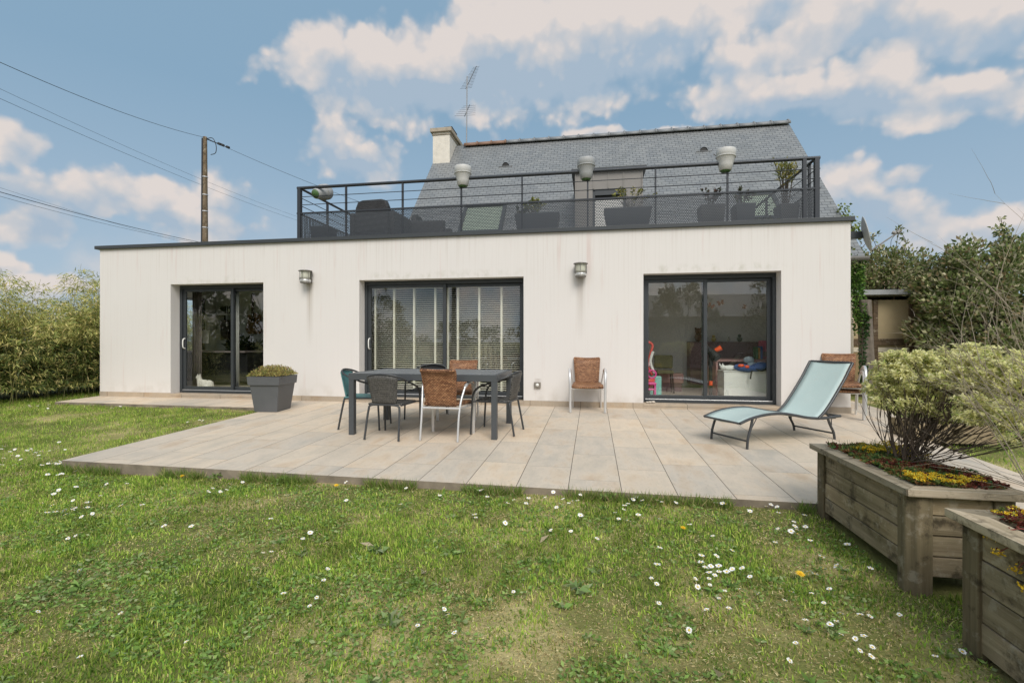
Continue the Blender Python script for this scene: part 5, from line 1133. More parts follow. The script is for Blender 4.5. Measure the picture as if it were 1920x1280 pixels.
t = thing('mirrored_house', 'low pale house with grey roof mirrored in the playroom door', 'house', (7.5, -26, -.6)); mb = MB(); mb.b(-5, 6, -3, 3, 0, 3.4); mb.build('wall', M['cream'], t)
mb = MB(); mb.add([(-5.4, 3.4, 3.3), (6.4, 3.4, 3.3), (6.4, 0, 5.0), (-5.4, 0, 5.0), (6.4, -3.4, 3.3), (-5.4, -3.4, 3.3)], [(1, 0, 3, 2), (3, 5, 4, 2), (0, 5, 3), (1, 2, 4)]); mb.build('roof', simple('grey_roof', (0.14, 0.145, 0.15), .6), t)

# ------------------------------------------------------------------ inside: room with the cat
FL = 0.10
def curtain(x0, x1, y, z0, z1, mat, lab, n=14, amp=.02):
    P = [[(x, y + amp * math.sin(i * 1.9), z) for i, x in enumerate(np.linspace(x0, x1, n))] for z in (z0, z1)]
    return tag(MB().grid(P).build('curtain', mat, loc='auto', solid=.006), lab, 'curtain')
M['cloth'] = simple('pale_cloth', (0.50, 0.49, 0.45), .9, 0, .08); M['mauve'] = simple('mauve_cloth', (0.36, 0.30, 0.29), .9, 0, .08)
curtain(-7.58, -7.47, .50, FL, 2.3, M['cloth'], 'narrow pale curtain behind the middle stile of the cat door'); curtain(-9.05, -8.80, .95, FL, 2.45, M['mauve'], 'mauve curtain standing behind the sitting cat')
# cat: one continuous body
mb = MB()
mb.ball((0.13, 0, .105), (.115, .085, .115)); mb.ball((.03, 0, .125), (.12, .075, .105), rot=Matrix.Rotation(R(18), 3, 'Y')); mb.ball((-.065, 0, .165), (.065, .06, .105)); mb.ball((-.10, 0, .275), (.058, .052, .052)); mb.ball((-.145, 0, .262), (.028, .026, .022))
mb.tube([(-.075, 0, .2), (-.095, 0, .27)], [.055, .045], 10)
for s in (-1, 1):
    mb.tube([(-.088, s * .03, .30), (-.092, s * .038, .345), (-.093, s * .040, .362)], [.022, .011, .003], 8); mb.tube([(-.075, s * .033, .14), (-.085, s * .035, .02)], [.027, .02], 8); mb.ball((-.098, s * .035, .015), (.03, .018, .015)); mb.ball((.12, s * .075, .065), (.075, .03, .065)); mb.ball((.06, s * .085, .018), (.05, .02, .017))
mb.tube(spline([(.22, 0, .06), (.26, .05, .03), (.20, .12, .022), (.08, .13, .022)], 4), [.028 - .0012 * i for i in range(13)], 8)
t = thing('cat', 'white cat sitting behind the left pane looking left', 'cat', (-8.47, .62, FL), R(8))
cb = mb.build('body', simple('cat_fur', (0.66, 0.62, 0.55), .95, 0, .1, 14, .4, 120), t)
d = cb.modifiers.new('remesh', 'REMESH'); d.mode = 'VOXEL'; d.voxel_size = .009; d.use_smooth_shade = True
d = cb.modifiers.new('smooth', 'SMOOTH'); d.iterations = 5
mb = MB()
for s in (-1, 1): mb.ball((-.146, s * .028, .288), .009)
mb.ball((-.172, 0, .266), .006); mb.build('eyes', M['black'], t)
# guitar on the back wall
t = thing('guitar', 'brown acoustic guitar hanging on the back wall of the cat room', 'guitar', (-9.0, 2.96, 1.36))
half = [(0, 0), (.13, .01), (.205, .08), (.225, .17), (.20, .26), (.155, .33), (.15, .38), (.17, .45), (.15, .52), (.08, .555), (.03, .56)]
out = spline([(x, z, 0) for x, z in half], 3) + [Vector((-p.x, p.y, 0)) for p in spline([(x, z, 0) for x, z in half], 3)[::-1]][:-1]
mb = MB(); mb.prism([(p.x, p.y) for p in out][::-1], 0, .10); o = mb.build('body', [simple('guitar_wood', (0.17, 0.085, 0.02), .35, 0, .4, 5)], t); o.data.transform(Matrix(((1, 0, 0, 0), (0, 0, -1, 0), (0, 1, 0, 0), (0, 0, 0, 1)))); o.location = (0, 0, 0)
mb = MB(); mb.b(-.032, .032, -.125, -.10, .40, .93); mb.add([(-.035, -.12, .93), (.035, -.12, .93), (.05, -.11, 1.08), (-.05, -.11, 1.08), (-.035, -.09, .93), (.035, -.09, .93), (.05, -.08, 1.08), (-.05, -.08, 1.08)], [(0, 1, 2, 3), (7, 6, 5, 4), (0, 4, 5, 1), (1, 5, 6, 2), (2, 6, 7, 3), (3, 7, 4, 0)]); mb.build('neck', M['bark'], t)
mb = MB(); mb.lathe([(0, 0), (.045, 0)], 20); o = mb.build('sound_hole', M['black'], t); o.rotation_euler = (R(90), 0, 0); o.location = (0, -.1025, .36)
# shelf with things on it
t = thing('wall_shelf', 'long pale wall shelf on two brackets behind the left pane', 'shelf', (-10.0, 2.9, 1.88)); mb = MB(); mb.b(-.28, 1.0, -.12, .13, 0, .03); mb.build('board', M['white'], t)
for x in (0.0, .38): mb = MB(); mb.b(x, x + .02, -.09, .13, -.03, 0); mb.b(x, x + .02, .10, .13, -.18, -.03); mb.build('bracket', M['black'], t)
shoots((-9.75, 2.85, 1.91), 10, .2, .25, 20, .09, .05, DKG, [1, 1, 1], 'dark trailing plant standing on the wall shelf', 'plant', 'potted_plant'); 
t = thing('speaker_box', 'dark box hanging on the wall below the shelf', 'box', (-9.85, 2.95, 1.2)); mb = MB(); mb.b(-.12, .12, -.12, .08, 0, .55); mb.build('case', M['bark'], t, bevel=.01)
t = thing('desk', 'dark desk with pale edge behind the cat', 'desk', (-9.1, 1.9, FL)); mb = MB(); mb.b(-.95, .95, -.4, .4, .80, .835); mb.build('top', M['mauve'], t); mb = MB(); mb.b(-.93, .93, -.3, .38, .1, .80); mb.build('body', M['black'], t, bevel=.01)
t = thing('music_stand', 'white music stand with sheet behind the door handle', 'music stand', (-9.1, 1.2, FL)); mb = MB(); mb.tube([(0, 0, 0), (0, 0, 1.05)], .012); mb.build('pole', M['black'], t); mb = MB(); mb.add([(-.22, 0, 1.02), (.24, 0, 1.02), (.17, .10, 1.32), (-.22, .10, 1.32)], [(0, 1, 2, 3)]); mb.build('sheet', simple('paper', (0.62, 0.60, 0.55), .8), t, solid=.006)
t = shoots((-8.75, 2.3, FL + .3), 18, .45, 1.05, 12, .34, .09, [(0.035, 0.055, 0.02), (0.06, 0.08, 0.03)], [1, 1], 'large dark leafy houseplant behind the middle stile', 'plant', 'houseplant', r=.012, tipfrac=.4)
t = thing('plant_pot', 'dark pot of the large houseplant', 'flower pot', (-8.75, 2.3, FL)); mb = MB(); mb.lathe([(0, 0), (.14, 0), (.18, .32), (.165, .32), (.15, .28), (0, .28)], 20); mb.build('pot', M['black'], t)
for x, z, lab in ((-8.72, 1.55, 'shorter glass pendant string in front of the guitar wall'), (-8.66, 1.9, 'upper glass pendant string in front of the guitar wall')):
    t = thing('pendant_string', lab, 'pendant', (x, 1.6, z)); mb = MB(); mb.tube([(0, 0, .05), (0, 0, 2.58 - z)], .004, 5); mb.build('cord', M['alu'], t); mb = MB(); mb.lathe([(0, -.03), (.022, 0), (.016, .04), (.0, .06)], 12); mb.build('bulb', M['opal'], t)

# inside: dining room behind blinds
def blind(x0, x1, tapes, lab):
    y = .44; z0, z1 = .16, 2.27; t = thing('venetian_blind', lab, 'blind', ((x0 + x1) / 2, y, z0), 0, 'venetian blinds'); o_ = Vector((-(x0 + x1) / 2, -y, -z0))
    mb = MB(); n = 49
    for i in range(n):
        z = z0 + .03 + (z1 - z0 - .09) * i / (n - 1)
        P = [[(x, y + .025 * k, z + .003 * (1 - k * k) + .0042 * k) for k in (-1, 0, 1)] for x in (x0, x1)]; mb.grid(P)
    o = mb.build('slats', M['blind'], t, solid=.003); o.data.transform(Matrix.Translation(o_))
    mb = MB(); mb.b(x0, x1, y - .028, y + .028, z1 - .045, z1); mb.b(x0, x1, y - .026, y + .026, z0, z0 + .018); o = mb.build('head_rail', M['blind'], t); o.data.transform(Matrix.Translation(o_))
    for x in tapes:
        mb = MB(); mb.b(x - .019, x + .019, y - .032, y - .030, z0 + .018, z1 - .045); mb.b(x - .019, x + .019, y + .030, y + .032, z0 + .018, z1 - .045); o = mb.build('tape', M['blind'], t); o.data.transform(Matrix.Translation(o_))
blind(-4.42, -2.90, (-4.32, -3.92, -3.50, -3.06), 'left cream venetian blind of the wide middle door'); blind(-2.84, -1.27, (-2.80, -2.60, -2.17, -1.73, -1.29), 'right cream venetian blind of the wide middle door')
t = thing('striped_armchair', 'striped armchair inside the blind door behind the table', 'armchair', (-2.22, 1.3, FL), R(25))
M['stripe'] = NT('striped_fabric'); _t = M['stripe']; sx = _t.n('ShaderNodeSeparateXYZ'); _t.l(_t.obj(), sx.inputs[0]); st_ = _t.math('GREATER_THAN', _t.math('FRACT', _t.math('DIVIDE', _t.math('ADD', sx.outputs['X'], 5.0), .11)), .45); M['stripe'] = _t.base(_t.mix(st_, (0.22, 0.16, 0.09), (0.70, 0.62, 0.44)), .9)
mb = MB(); P = []
for v_ in np.linspace(0, 1, 8): P.append([(u * (.30 - .08 * max(0, v_ - .5)), .25 + .08 * v_ - .08 * u * u, .4 + .62 * v_ - .16 * u * u * v_) for u in np.linspace(-1, 1, 11)])
mb.grid(P).build('backrest', M['stripe'], t, solid=.10); mb = MB(); mb.b(-.30, .30, -.3, .24, .28, .44); mb.build('seat', M['stripe'], t, bevel=.05)
for s in (-1, 1): mb = MB(); mb.b(s * .33 - .06, s * .33 + .06, -.28, .3, .1, .62); mb.build('armrest', M['cloth'], t, bevel=.05)
t = thing('cushion_sofa', 'pale sofa with cushion dimly seen inside the blind door', 'sofa', (-3.3, 2.2, FL)); mb = MB(); mb.b(-.9, .8, -.4, .4, .1, .45); mb.build('seat', M['mauve'], t, bevel=.06); mb = MB(); mb.b(-.9, .8, .22, .42, .45, .95); mb.build('backrest', M['mauve'], t, bevel=.06)
mb = MB(); mb.ball((.45, .05, .70), (.26, .10, .24), rot=Matrix.Rotation(.4, 3, 'Y')); tag(mb.build('cushion', M['cloth'], loc='auto'), 'pale cushion leaning on the sofa inside the blind door', 'cushion').location += Vector((-3.3, 2.2, FL))

# inside: playroom
curtain(3.12, 3.24, .5, FL, 2.4, M['white'], 'white curtain at the right edge of the playroom door', 8)
M['pink'] = simple('pink_wood', (0.42, 0.24, 0.22), .5, 0, .1); M['plum'] = simple('plum_wood', (0.22, 0.13, 0.135), .5, 0, .12); M['hot'] = simple('hot_pink_plastic', (0.75, 0.09, 0.32), .35); M['coral'] = simple('coral_plastic', (0.72, 0.12, 0.10), .35); M['mint'] = simple('mint_plastic', (0.25, 0.55, 0.48), .4); M['blue'] = simple('blue_cloth', (0.055, 0.11, 0.28), .8, 0, .7, 9); M['orange'] = simple('orange_red', (0.80, 0.10, 0.02), .4)
t = thing('toy_chest', 'white wooden chest under the blue rucksack', 'chest', (2.78, .92, FL)); mb = MB(); mb.b(-.38, .44, -.17, .30, 0, .50); mb.b(-.39, .45, -.18, .31, .505, .525); mb.build('body', M['white'], t, bevel=.006)
t = thing('rucksack', 'blue rucksack lying on the white chest', 'bag', (2.88, .78, .64)); mb = MB(); mb.ball((-.12, 0, .04), (.19, .11, .075), rot=Matrix.Rotation(.15, 3, 'Y')); mb.ball((.13, 0.0, .065), (.18, .11, .08), rot=Matrix.Rotation(-.25, 3, 'Y')); mb.build('body', M['blue'], t)
mb = MB(); mb.tube(spline([(-.02, -.11, .0), (-.04, -.13, -.06), (-.05, -.12, -.15)], 4), .014, 6); mb.tube(spline([(.05, -.1, .03), (.16, -.115, .0), (.29, -.06, .09)], 4), .012, 6); mb.build('strap', M['black'], t)
mb = MB(); mb.ball((-.2, -.09, .09), (.06, .04, .03)); mb.ball((-.1, -.1, .07), (.04, .03, .03)); mb.build('patch', M['orange'], t)
mb = MB(); mb.ball((0, 0, .05), (.14, .06, .05)); mb.ball((-.13, -.01, .06), (.055, .05, .045)); 
for s in (-.03, .02): mb.tube([(-.15 + s, -.02, .09), (-.155 + s, -.02, .135)], [.018, .004], 6)
tag(mb.build('plush_cat', M['white'], loc=(0, 0, 0)), 'white plush cat lying at the left end of the white chest', 'soft toy').location = (2.53, .85, .63)
mb = MB(); mb.ball((0, 0, .08), (.12, .09, .075)); mb.ball((.13, .02, .09), (.09, .09, .07)); mb.ball((-.06, .05, .19), (.1, .08, .07)); tag(mb.build('laundry_heap', simple('pale_blue_cloth', (0.42, 0.50, 0.55), .9), loc=(0, 0, 0)), 'pale blue bundled cloth behind the rucksack', 'cloth').location = (2.98, 1.0, .63)
t = thing('play_desk', 'pink desk behind the white chest', 'desk', (2.95, 1.6, FL)); mb = MB(); mb.b(-.58, .8, -.4, .35, .68, .72); mb.build('top', M['pink'], t); mb = MB(); mb.b(-.58, -.54, -.39, .34, 0, .68); mb.b(.74, .78, -.39, .34, 0, .68); mb.build('side_panel', M['pink'], t)
t = thing('low_cabinet', 'plum coloured cabinet along the back wall of the playroom', 'cabinet', (2.95, 2.86, FL)); mb = MB(); mb.b(-.78, .9, -.2, .2, .1, 1.06); mb.build('body', M['plum'], t, bevel=.01)
for i in range(3): mb = MB(); mb.b(-.72, .84, -.215, -.201, .16 + .3 * i, .42 + .3 * i); mb.build('drawer', M['plum'], t)
mb = MB(); mb.ball((0, 0, .10), (.09, .07, .10)); mb.ball((0, -.01, .24), (.075, .065, .07)); mb.ball((-.06, 0, .30), .026); mb.ball((.06, 0, .30), .026); tag(mb.build('teddy_bear', simple('bear_plush', (0.16, 0.09, 0.045), .95), loc=(0, 0, 0)), 'brown teddy bear sitting on the plum cabinet', 'soft toy').location = (2.38, 2.82, 1.16)
t = thing('telescope', 'black toy telescope on a stand with orange red end', 'telescope', (2.16, .72, FL)); mb = MB(); mb.tube([(0, 0, .0), (0, 0, .62)], .03, 8); mb.tube([(0, 0, .62), (0, 0, .80)], [.05, .04], 10); mb.build('stand', M['black'], t); mb = MB(); mb.tube([(-.07, .10, .98), (.02, 0, .86), (.10, -.08, .76)], [.035, .075, .085], 12); mb.build('tube', M['black'], t)
mb = MB(); mb.tube([(.08, 0, .90), (.18, -.02, .96)], [.04, .05], 10); mb.build('eyepiece', M['orange'], t); mb = MB(); mb.tube([(0, 0, .26), (0, 0, .34)], .034, 8); mb.build('collar', M['orange'], t)
t = thing('toy_pushchair', 'coral and white toy pushchair at the left edge of the playroom door', 'toy', (1.03, .85, FL)); mb = MB(); mb.tube(spline([(-.10, 0, .98), (.0, -.02, 1.06), (.10, 0, 1.0), (.07, 0, .85), (.02, 0, .6), (.10, 0, .42)], 5), .025, 8); mb.build('frame', M['coral'], t); mb = MB(); mb.tube(spline([(-.02, .0, .92), (-.06, 0, .75), (.03, 0, .6)], 4), .055, 8); mb.build('hood', simple('pale_pink', (0.68, 0.42, 0.45), .7), t); mb = MB(); mb.tube(spline([(.11, -.02, .88), (.06, -.02, .68), (.13, -.02, .46)], 4), .028, 8); mb.build('bar', M['white'], t); mb = MB(); mb.lathe([(0, .18), (.11, .2), (.16, .34), (.15, .36), (0, .34)], 18); mb.build('basin', M['coral'], t)
mb = MB()
for s in (-.07, .08): mb.tube([(s + .075 * math.cos(a), -.10, .45 + .075 * math.sin(a)) for a in np.linspace(0, 6.283, 16, endpoint=False)], .017, 6, closed=True)
mb.build('wheel', M['hot'], t)
t = thing('step_stool', 'hot pink step stool behind the left playroom pane', 'stool', (1.03, .58, FL)); mb = MB(); mb.b(-.16, .13, -.1, .12, .27, .31); mb.b(-.14, .11, -.08, .1, .17, .20); mb.build('seat', M['hot'], t, bevel=.008)
for s in (-.15, .09): mb = MB(); mb.b(s, s + .035, -.09, .11, 0, .27); mb.build('leg', M['hot'], t, bevel=.005)
t = thing('toy_crate', 'mint crate beside the toy pushchair', 'crate', (1.18, .95, FL + .0)); mb = MB(); mb.b(-.1, .12, -.1, .12, 0, .40); mb.build('body', M['mint'], t, bevel=.01)
t = thing('child_chair', 'olive upholstered childs chair inside the playroom', 'chair', (1.48, 1.75, FL)); mb = MB(); mb.b(-.17, .17, -.15, .15, .40, .47); mb.build('seat', simple('olive_cloth', (0.16, 0.15, 0.08), .9), t, bevel=.02); mb = MB(); mb.b(-.19, .19, .1, .16, .5, .78); mb.build('backrest', simple('olive_cloth', (0.18, 0.17, 0.09), .9), t, bevel=.03)
for sx_ in (-1, 1):
    for sy_ in (-1, 1): mb = MB(); mb.tube([(sx_ * .14, sy_ * .12, .4), (sx_ * .17, sy_ * .15, 0)], .016, 6); mb.build('leg', M['bark'], t)
t = thing('toy_box', 'low dusty pink box on the playroom floor', 'box', (1.66, 2.15, FL)); mb = MB(); mb.b(-.25, .25, -.15, .15, .18, .38); mb.build('body', M['pink'], t, bevel=.008); mb = MB(); mb.b(-.22, .22, -.12, .12, 0, .18); mb.build('foot', M['plum'], t)
M['wing'] = simple('brown_wing', (0.055, 0.03, 0.012), .7, 0, .6, 60)
for x, z, rr, lab in ((2.235, 1.85, .3, 'upper brown butterfly sticker on the right playroom pane'), (2.07, 1.80, -.5, 'brown butterfly sticker next to the middle stile'), (2.63, 1.78, 1.2, 'small brown butterfly sticker farthest right on the pane')):
    mb = MB(); k = .055 if x < 2.5 else .035
    for s in (-1, 1): mb.prism([(0, 0), (s * k * .5, k * .95), (s * k * 1.15, k * .8), (s * k * .85, .1 * k), (s * k * .9, -.55 * k), (s * k * .35, -.7 * k)][::s], 0, .002)
    o = tag(mb.build('butterfly_sticker', M['wing'], loc=(0, 0, 0)), lab, 'sticker', 'butterfly stickers'); o.rotation_euler = (R(90), 0, 0); o.data.transform(Matrix.Rotation(rr, 4, 'Z')); o.location = (x, .318 if x > 1.95 else .26, z)
t = thing('doll_house', 'pink box toy at the right end of the play desk', 'toy', (3.42, 1.62, .825)); mb = MB(); mb.b(-.12, .12, -.1, .1, 0, .36); mb.build('body', simple('pink_card', (0.50, 0.14, 0.20), .6), t, bevel=.01); mb = MB(); mb.b(-.09, -.01, -.105, -.1, .05, .15); mb.b(.02, .09, -.105, -.1, .05, .15); mb.build('window', M['plum'], t)
for i_, (x, w_, h_, c_, lab) in enumerate(((3.18, .035, .24, (0.10, 0.20, 0.10), 'green book standing on the play desk'), (3.225, .03, .22, (0.55, 0.28, 0.08), 'orange book standing on the play desk'), (3.265, .04, .25, (0.06, 0.12, 0.30), 'dark blue book standing on the play desk'))):
    mb = MB(); mb.b(-w_ / 2, w_ / 2, -.09, .09, 0, h_); o = tag(mb.build('book', simple('book_cover', c_, .6), loc=(0, 0, 0), bevel=.003), lab, 'book', 'books on the play desk'); o.location = (x, 1.5, .825)
for i_, (x, r_, c_, lab) in enumerate(((2.70, .05, (0.62, 0.52, 0.20), 'yellow round figurine on the plum cabinet'), (3.02, .04, (0.60, 0.58, 0.52), 'white figurine on the plum cabinet'), (3.25, .055, (0.07, 0.10, 0.06), 'dark green figurine on the plum cabinet'))):
    mb = MB(); mb.ball((0, 0, r_), (r_, r_, r_)); mb.ball((0, 0, r_ * 2.4), (r_ * .7, r_ * .7, r_ * .75)); mb.tube([(-r_, 0, r_ * 1.3), (r_, 0, r_ * 1.3)], r_ * .3, 8); o = tag(mb.build('figurine', simple('figurine_paint', c_, .5), loc=(0, 0, 0)), lab, 'figurine', 'figurines on the plum cabinet'); o.location = (x, 2.78, 1.16)
# three shells left on the playroom sill
for x, r_, lab in ((.955, .022, 'small pale pebble at the far left of the playroom sill'), (1.00, .026, 'middle pale pebble on the playroom sill'), (1.055, .03, 'larger pale pebble right of the others on the playroom sill')):
    mb = MB(); mb.ball((0, 0, r_ * .7), (r_ * 1.3, r_, r_ * .75), n=10); tag(mb.build('pebble', simple('pale_pebble', (0.50, 0.45, 0.38), .8, 0, .3, 40), loc=(0, 0, 0)), lab, 'pebble', 'pebbles on the playroom sill').location = (x, .10, .083)

# ------------------------------------------------------------------ lawn growth
def inside_terrace(x, y): return ((x > -5.66) & (x < 4.0 - 0.0) & (y > -4.40 - .03 * np.clip((x + 5.6) / 7.5, 0, 1) * 3.8) & (y < 0.05)) | ((x > -10.45) & (x < -5.6) & (y > -.89) & (y < 9)) | ((y > -2.2) & (y < 1.75) & (x < 4.05 + .35 * (y + 2.1)) & (x > 3.9)) | ((x > -10.5) & (x < 5.9) & (y > 0))
def blocked(x, y): return inside_terrace(x, y) | ((x > 1.72) & (x < 2.2) & (y > -5.66) & (y < -4.56)) | ((x > 1.70) & (x < 2.25) & (y > -7.3) & (y < -6.08))
def blades(x0, x1, y0, y1, dens, L, Wd, segs):
    n = int((x1 - x0) * (y1 - y0) * dens); x = RNG.uniform(x0, x1, n); y = RNG.uniform(y0, y1, n)
    # keep only what lies in front of the camera with a margin for other viewpoints
    th = R(9.6); dx, dy = x, y + 8.6; dep = -dx * math.sin(th) + dy * math.cos(th); lat = dx * math.cos(th) + dy * math.sin(th)
    k = (np.abs(lat) < dep * 1.13 + 2.2) & (dep > 1.2) & ~blocked(x, y); x, y = x[k], y[k]
    p1 = vnoise(x, y, 1.1, 31); p2 = vnoise(x, y, 3.1, 32); p3 = vnoise(x, y, 9, 33); lush = p1 * .45 + p2 * .35 + p3 * .2
    k = RNG.random(len(x)) < np.clip(.30 + 1.3 * lush, .2, 1); x, y, lush, p2, p3 = x[k], y[k], lush[k], p2[k], p3[k]; n = len(x)
    p4_ = vnoise(x, y, 6, 35); straw = RNG.random(n) < np.clip(.90 - 1.3 * lush - .9 * (p4_ - .5), .05, .8)
    tint = tint_pick(n, [(0.35, 0.51, 0.075), (0.19, 0.35, 0.05), (0.48, 0.61, 0.11), (0.62, 0.63, 0.19)], [3, 2.4, 2.4, 1.4], .35)
    tint[straw] = tint_pick(int(straw.sum()), [(0.70, 0.58, 0.29), (0.58, 0.47, 0.22), (0.76, 0.68, 0.40), (0.44, 0.34, 0.17)], [3, 2, 1.4, 1], .2)
    dk = (vnoise(x, y, 4.2, 36) > .62) & ~straw; tint[dk] *= .72
    ln = L * (.35 + .8 * lush + .75 * vnoise(x, y, 15, 37) ** 2) * RNG.uniform(.5, 1.35, n); ln[straw] *= .65; z = lawn_z(x, y) - .004
    a = RNG.random(n) * 6.283; tl = np.abs(RNG.normal(.55, .4, n)); tl[straw] += .5
    D = np.stack([np.cos(a) * tl, np.sin(a) * tl, np.ones(n)], 1); D = unit(D); sd = np.stack([-np.sin(a + RNG.normal(0, .6, n)), np.cos(a), np.zeros(n)], 1); w = (Wd * RNG.uniform(.7, 1.4, n))[:, None]; P = np.stack([x, y, z], 1); l = ln[:, None]
    tip = P + D * l; tip[:, 2] -= ln * .18 * tl
    if segs == 1: V = np.stack([P - sd * w / 2, P + sd * w / 2, tip], 1).reshape(-1, 3); F = np.arange(3 * n).reshape(-1, 3); return V, F, np.repeat(tint, 3, 0)
    m = P + D * l * .55; V = np.stack([P - sd * w / 2, P + sd * w / 2, m + sd * w * .42, tip, m - sd * w * .42], 1).reshape(-1, 3)
    F = np.arange(5 * n).reshape(-1, 5); return V, F, np.repeat(tint, 5, 0)
chunks = [blades(-3.6, 2.4, -7.6, -6.2, 11500, .032, .0050, 2), blades(-5.6, 3.5, -6.2, -5.2, 8500, .034, .0054, 2), blades(-7.4, 3.5, -5.2, -4.25, 6500, .037, .006, 2)]
V, F, T = join(chunks); stuff(fmesh('grass', V, F, M['grassleaf'], None, T), 'short mown lawn grass with straw patches in front of the terrace', 'grass')
chunks = [blades(-9.5, -5.5, -4.25, -3.2, 4600, .042, .0058, 1), blades(-13, -5.5, -3.2, -.6, 3000, .045, .0078, 1), blades(-12, -9, -1.2, 3, 1500, .065, .009, 1), blades(-13, -9.5, -4.25, -3.2, 1500, .06, .008, 1)]
V, F, T = join(chunks); stuff(fmesh('grass', V, F, M['grassleaf'], None, T), 'mown lawn grass left of the terrace', 'grass')
chunks = [blades(2.3, 9, -6.5, 0, 1100, .05, .009, 1), blades(4, 10, 0, 4, 600, .06, .011, 1)]
V, F, T = join(chunks); stuff(fmesh('grass', V, F, M['grassleaf'], None, T), 'lawn grass right of the terrace beyond the planters', 'grass')
# straw litter lying flat in the worn patches
def litter(n, x0, x1, y0, y1, L):
    x = RNG.uniform(x0, x1, n); y = RNG.uniform(y0, y1, n); lu = vnoise(x, y, 1.1, 31) * .45 + vnoise(x, y, 3.1, 32) * .35 + vnoise(x, y, 9, 33) * .2; k = (RNG.random(n) < np.clip(1.3 - 1.7 * lu - 1.0 * (vnoise(x, y, 6, 35) - .5), .03, 1)) & ~blocked(x, y); x, y = x[k], y[k]; n = len(x); a = RNG.random(n) * 6.283
    P = np.stack([x, y, lawn_z(x, y) + RNG.uniform(.004, .022, n)], 1); D = np.stack([np.cos(a), np.sin(a), RNG.normal(.1, .25, n)], 1)
    return leaves(P, D, RNG.uniform(.4, 1.2, n) * L, .0036, tint_pick(n, [(0.66, 0.54, 0.28), (0.50, 0.39, 0.19), (0.74, 0.66, 0.40), (0.30, 0.21, 0.11)], [3, 2, 1.4, 1], .2), .1)
V, F, T = join([litter(30000, -3.6, 2.4, -7.6, -6, .022), litter(22000, -6.5, 2.4, -6, -4.5, .028)]); stuff(fmesh('straw_litter', V, F, M['grassleaf'], None, T), 'dry straw clippings lying in the worn patches of the lawn', 'straw')
# longer fringe along the terrace edge
n = 7000; x = RNG.uniform(-5.6, 1.7, n); y = -4.395 - .017 * (x + 5.6) - np.abs(RNG.normal(0, .035, n)); k = vnoise(x, y, 2.2, 51) > .36; x, y = x[k], y[k]; n = len(x)
P = np.stack([x, y, lawn_z(x, y)], 1); D = np.stack([RNG.normal(0, .5, n), RNG.normal(-.15, .4, n), np.ones(n)], 1); v, f, tt = leaves(P, D, RNG.uniform(.05, .13, n), .0055, tint_pick(n, [(0.18, 0.27, 0.05), (0.24, 0.32, 0.08), (0.50, 0.42, 0.2)], [3, 2, 1]), .05)
stuff(fmesh('grass_fringe', v, f, M['grassleaf'], None, tt), 'longer grass fringe against the concrete terrace edge', 'grass')
# small broad leaves: clover, daisy and plantain foliage
def broad(n, x0, x1, y0, y1, L):
    x = RNG.uniform(x0, x1, n); y = RNG.uniform(y0, y1, n); k = (vnoise(x, y, 2.6, 41) * .6 + vnoise(x, y, 7, 42) * .4 > .52) & ~blocked(x, y); x, y = x[k], y[k]; n = len(x); a = RNG.random(n) * 6.283
    P = np.stack([x, y, lawn_z(x, y) + RNG.uniform(.002, .022, n)], 1); D = np.stack([np.cos(a), np.sin(a), RNG.uniform(.0, .6, n)], 1)
    return leaves(P, D, RNG.uniform(.5, 1.2, n) * L, RNG.uniform(.35, .6, n) * L, tint_pick(n, [(0.21, 0.34, 0.075), (0.15, 0.27, 0.06), (0.28, 0.40, 0.11), (0.32, 0.38, 0.17)], [3, 2, 2, 1], .25), .12)
ros = [broad(26000, -3.2, 2.4, -7.5, -6, .030), broad(14000, -5.5, 2.4, -6, -4.5, .030)]
for i in range(120):
    cx, cy = random.uniform(-3.4, 1.6), random.uniform(-7.4, -4.6); k = random.randint(6, 11); a = np.linspace(0, 6.283, k, endpoint=False) + RNG.normal(0, .25, k); s = random.uniform(.04, .09) * (1 if cy < -5.6 else .7)
    if blocked(np.array([cx]), np.array([cy]))[0]: continue
    P = np.tile([cx, cy, lz(cx, cy) + .006], (k, 1)); D = np.stack([np.cos(a), np.sin(a), RNG.uniform(.1, .55, k)], 1); ros.append(leaves(P, D, RNG.uniform(.6, 1, k) * s, RNG.uniform(.22, .34, k) * s, tint_pick(k, [(0.19, 0.32, 0.075), (0.25, 0.36, 0.11), (0.30, 0.36, 0.17)], [2, 2, 1], .2), .18))
V, F, T = join(ros); stuff(fmesh('lawn_weeds', V, F, M['leaf'], None, T), 'clover and broad leaved rosettes scattered through the lawn', 'weeds')
# fallen dead leaves
for x, y, lab in ((-1.45, -5.60, 'pale curled dead leaf lying on the lawn left of centre'), (-1.02, -5.85, 'thin straw coloured dead leaf on the lawn'), (.55, -6.45, 'long pale dead leaf on the lawn near the dandelion'), (-.35, -5.4, 'small pale dead leaf near the terrace on the lawn')):
    v, f, tt = leaves(np.array([[x, y, lz(x, y) + .02]]), np.array([[random.gauss(0, 1), random.gauss(0, 1), .25]]), .10, .03, np.array([(0.50, 0.42, 0.29)]), .2); tag(fmesh('dead_leaf', v, f, M['leaf'], None, tt, (x, y, lz(x, y))), lab, 'leaf', 'fallen leaves')

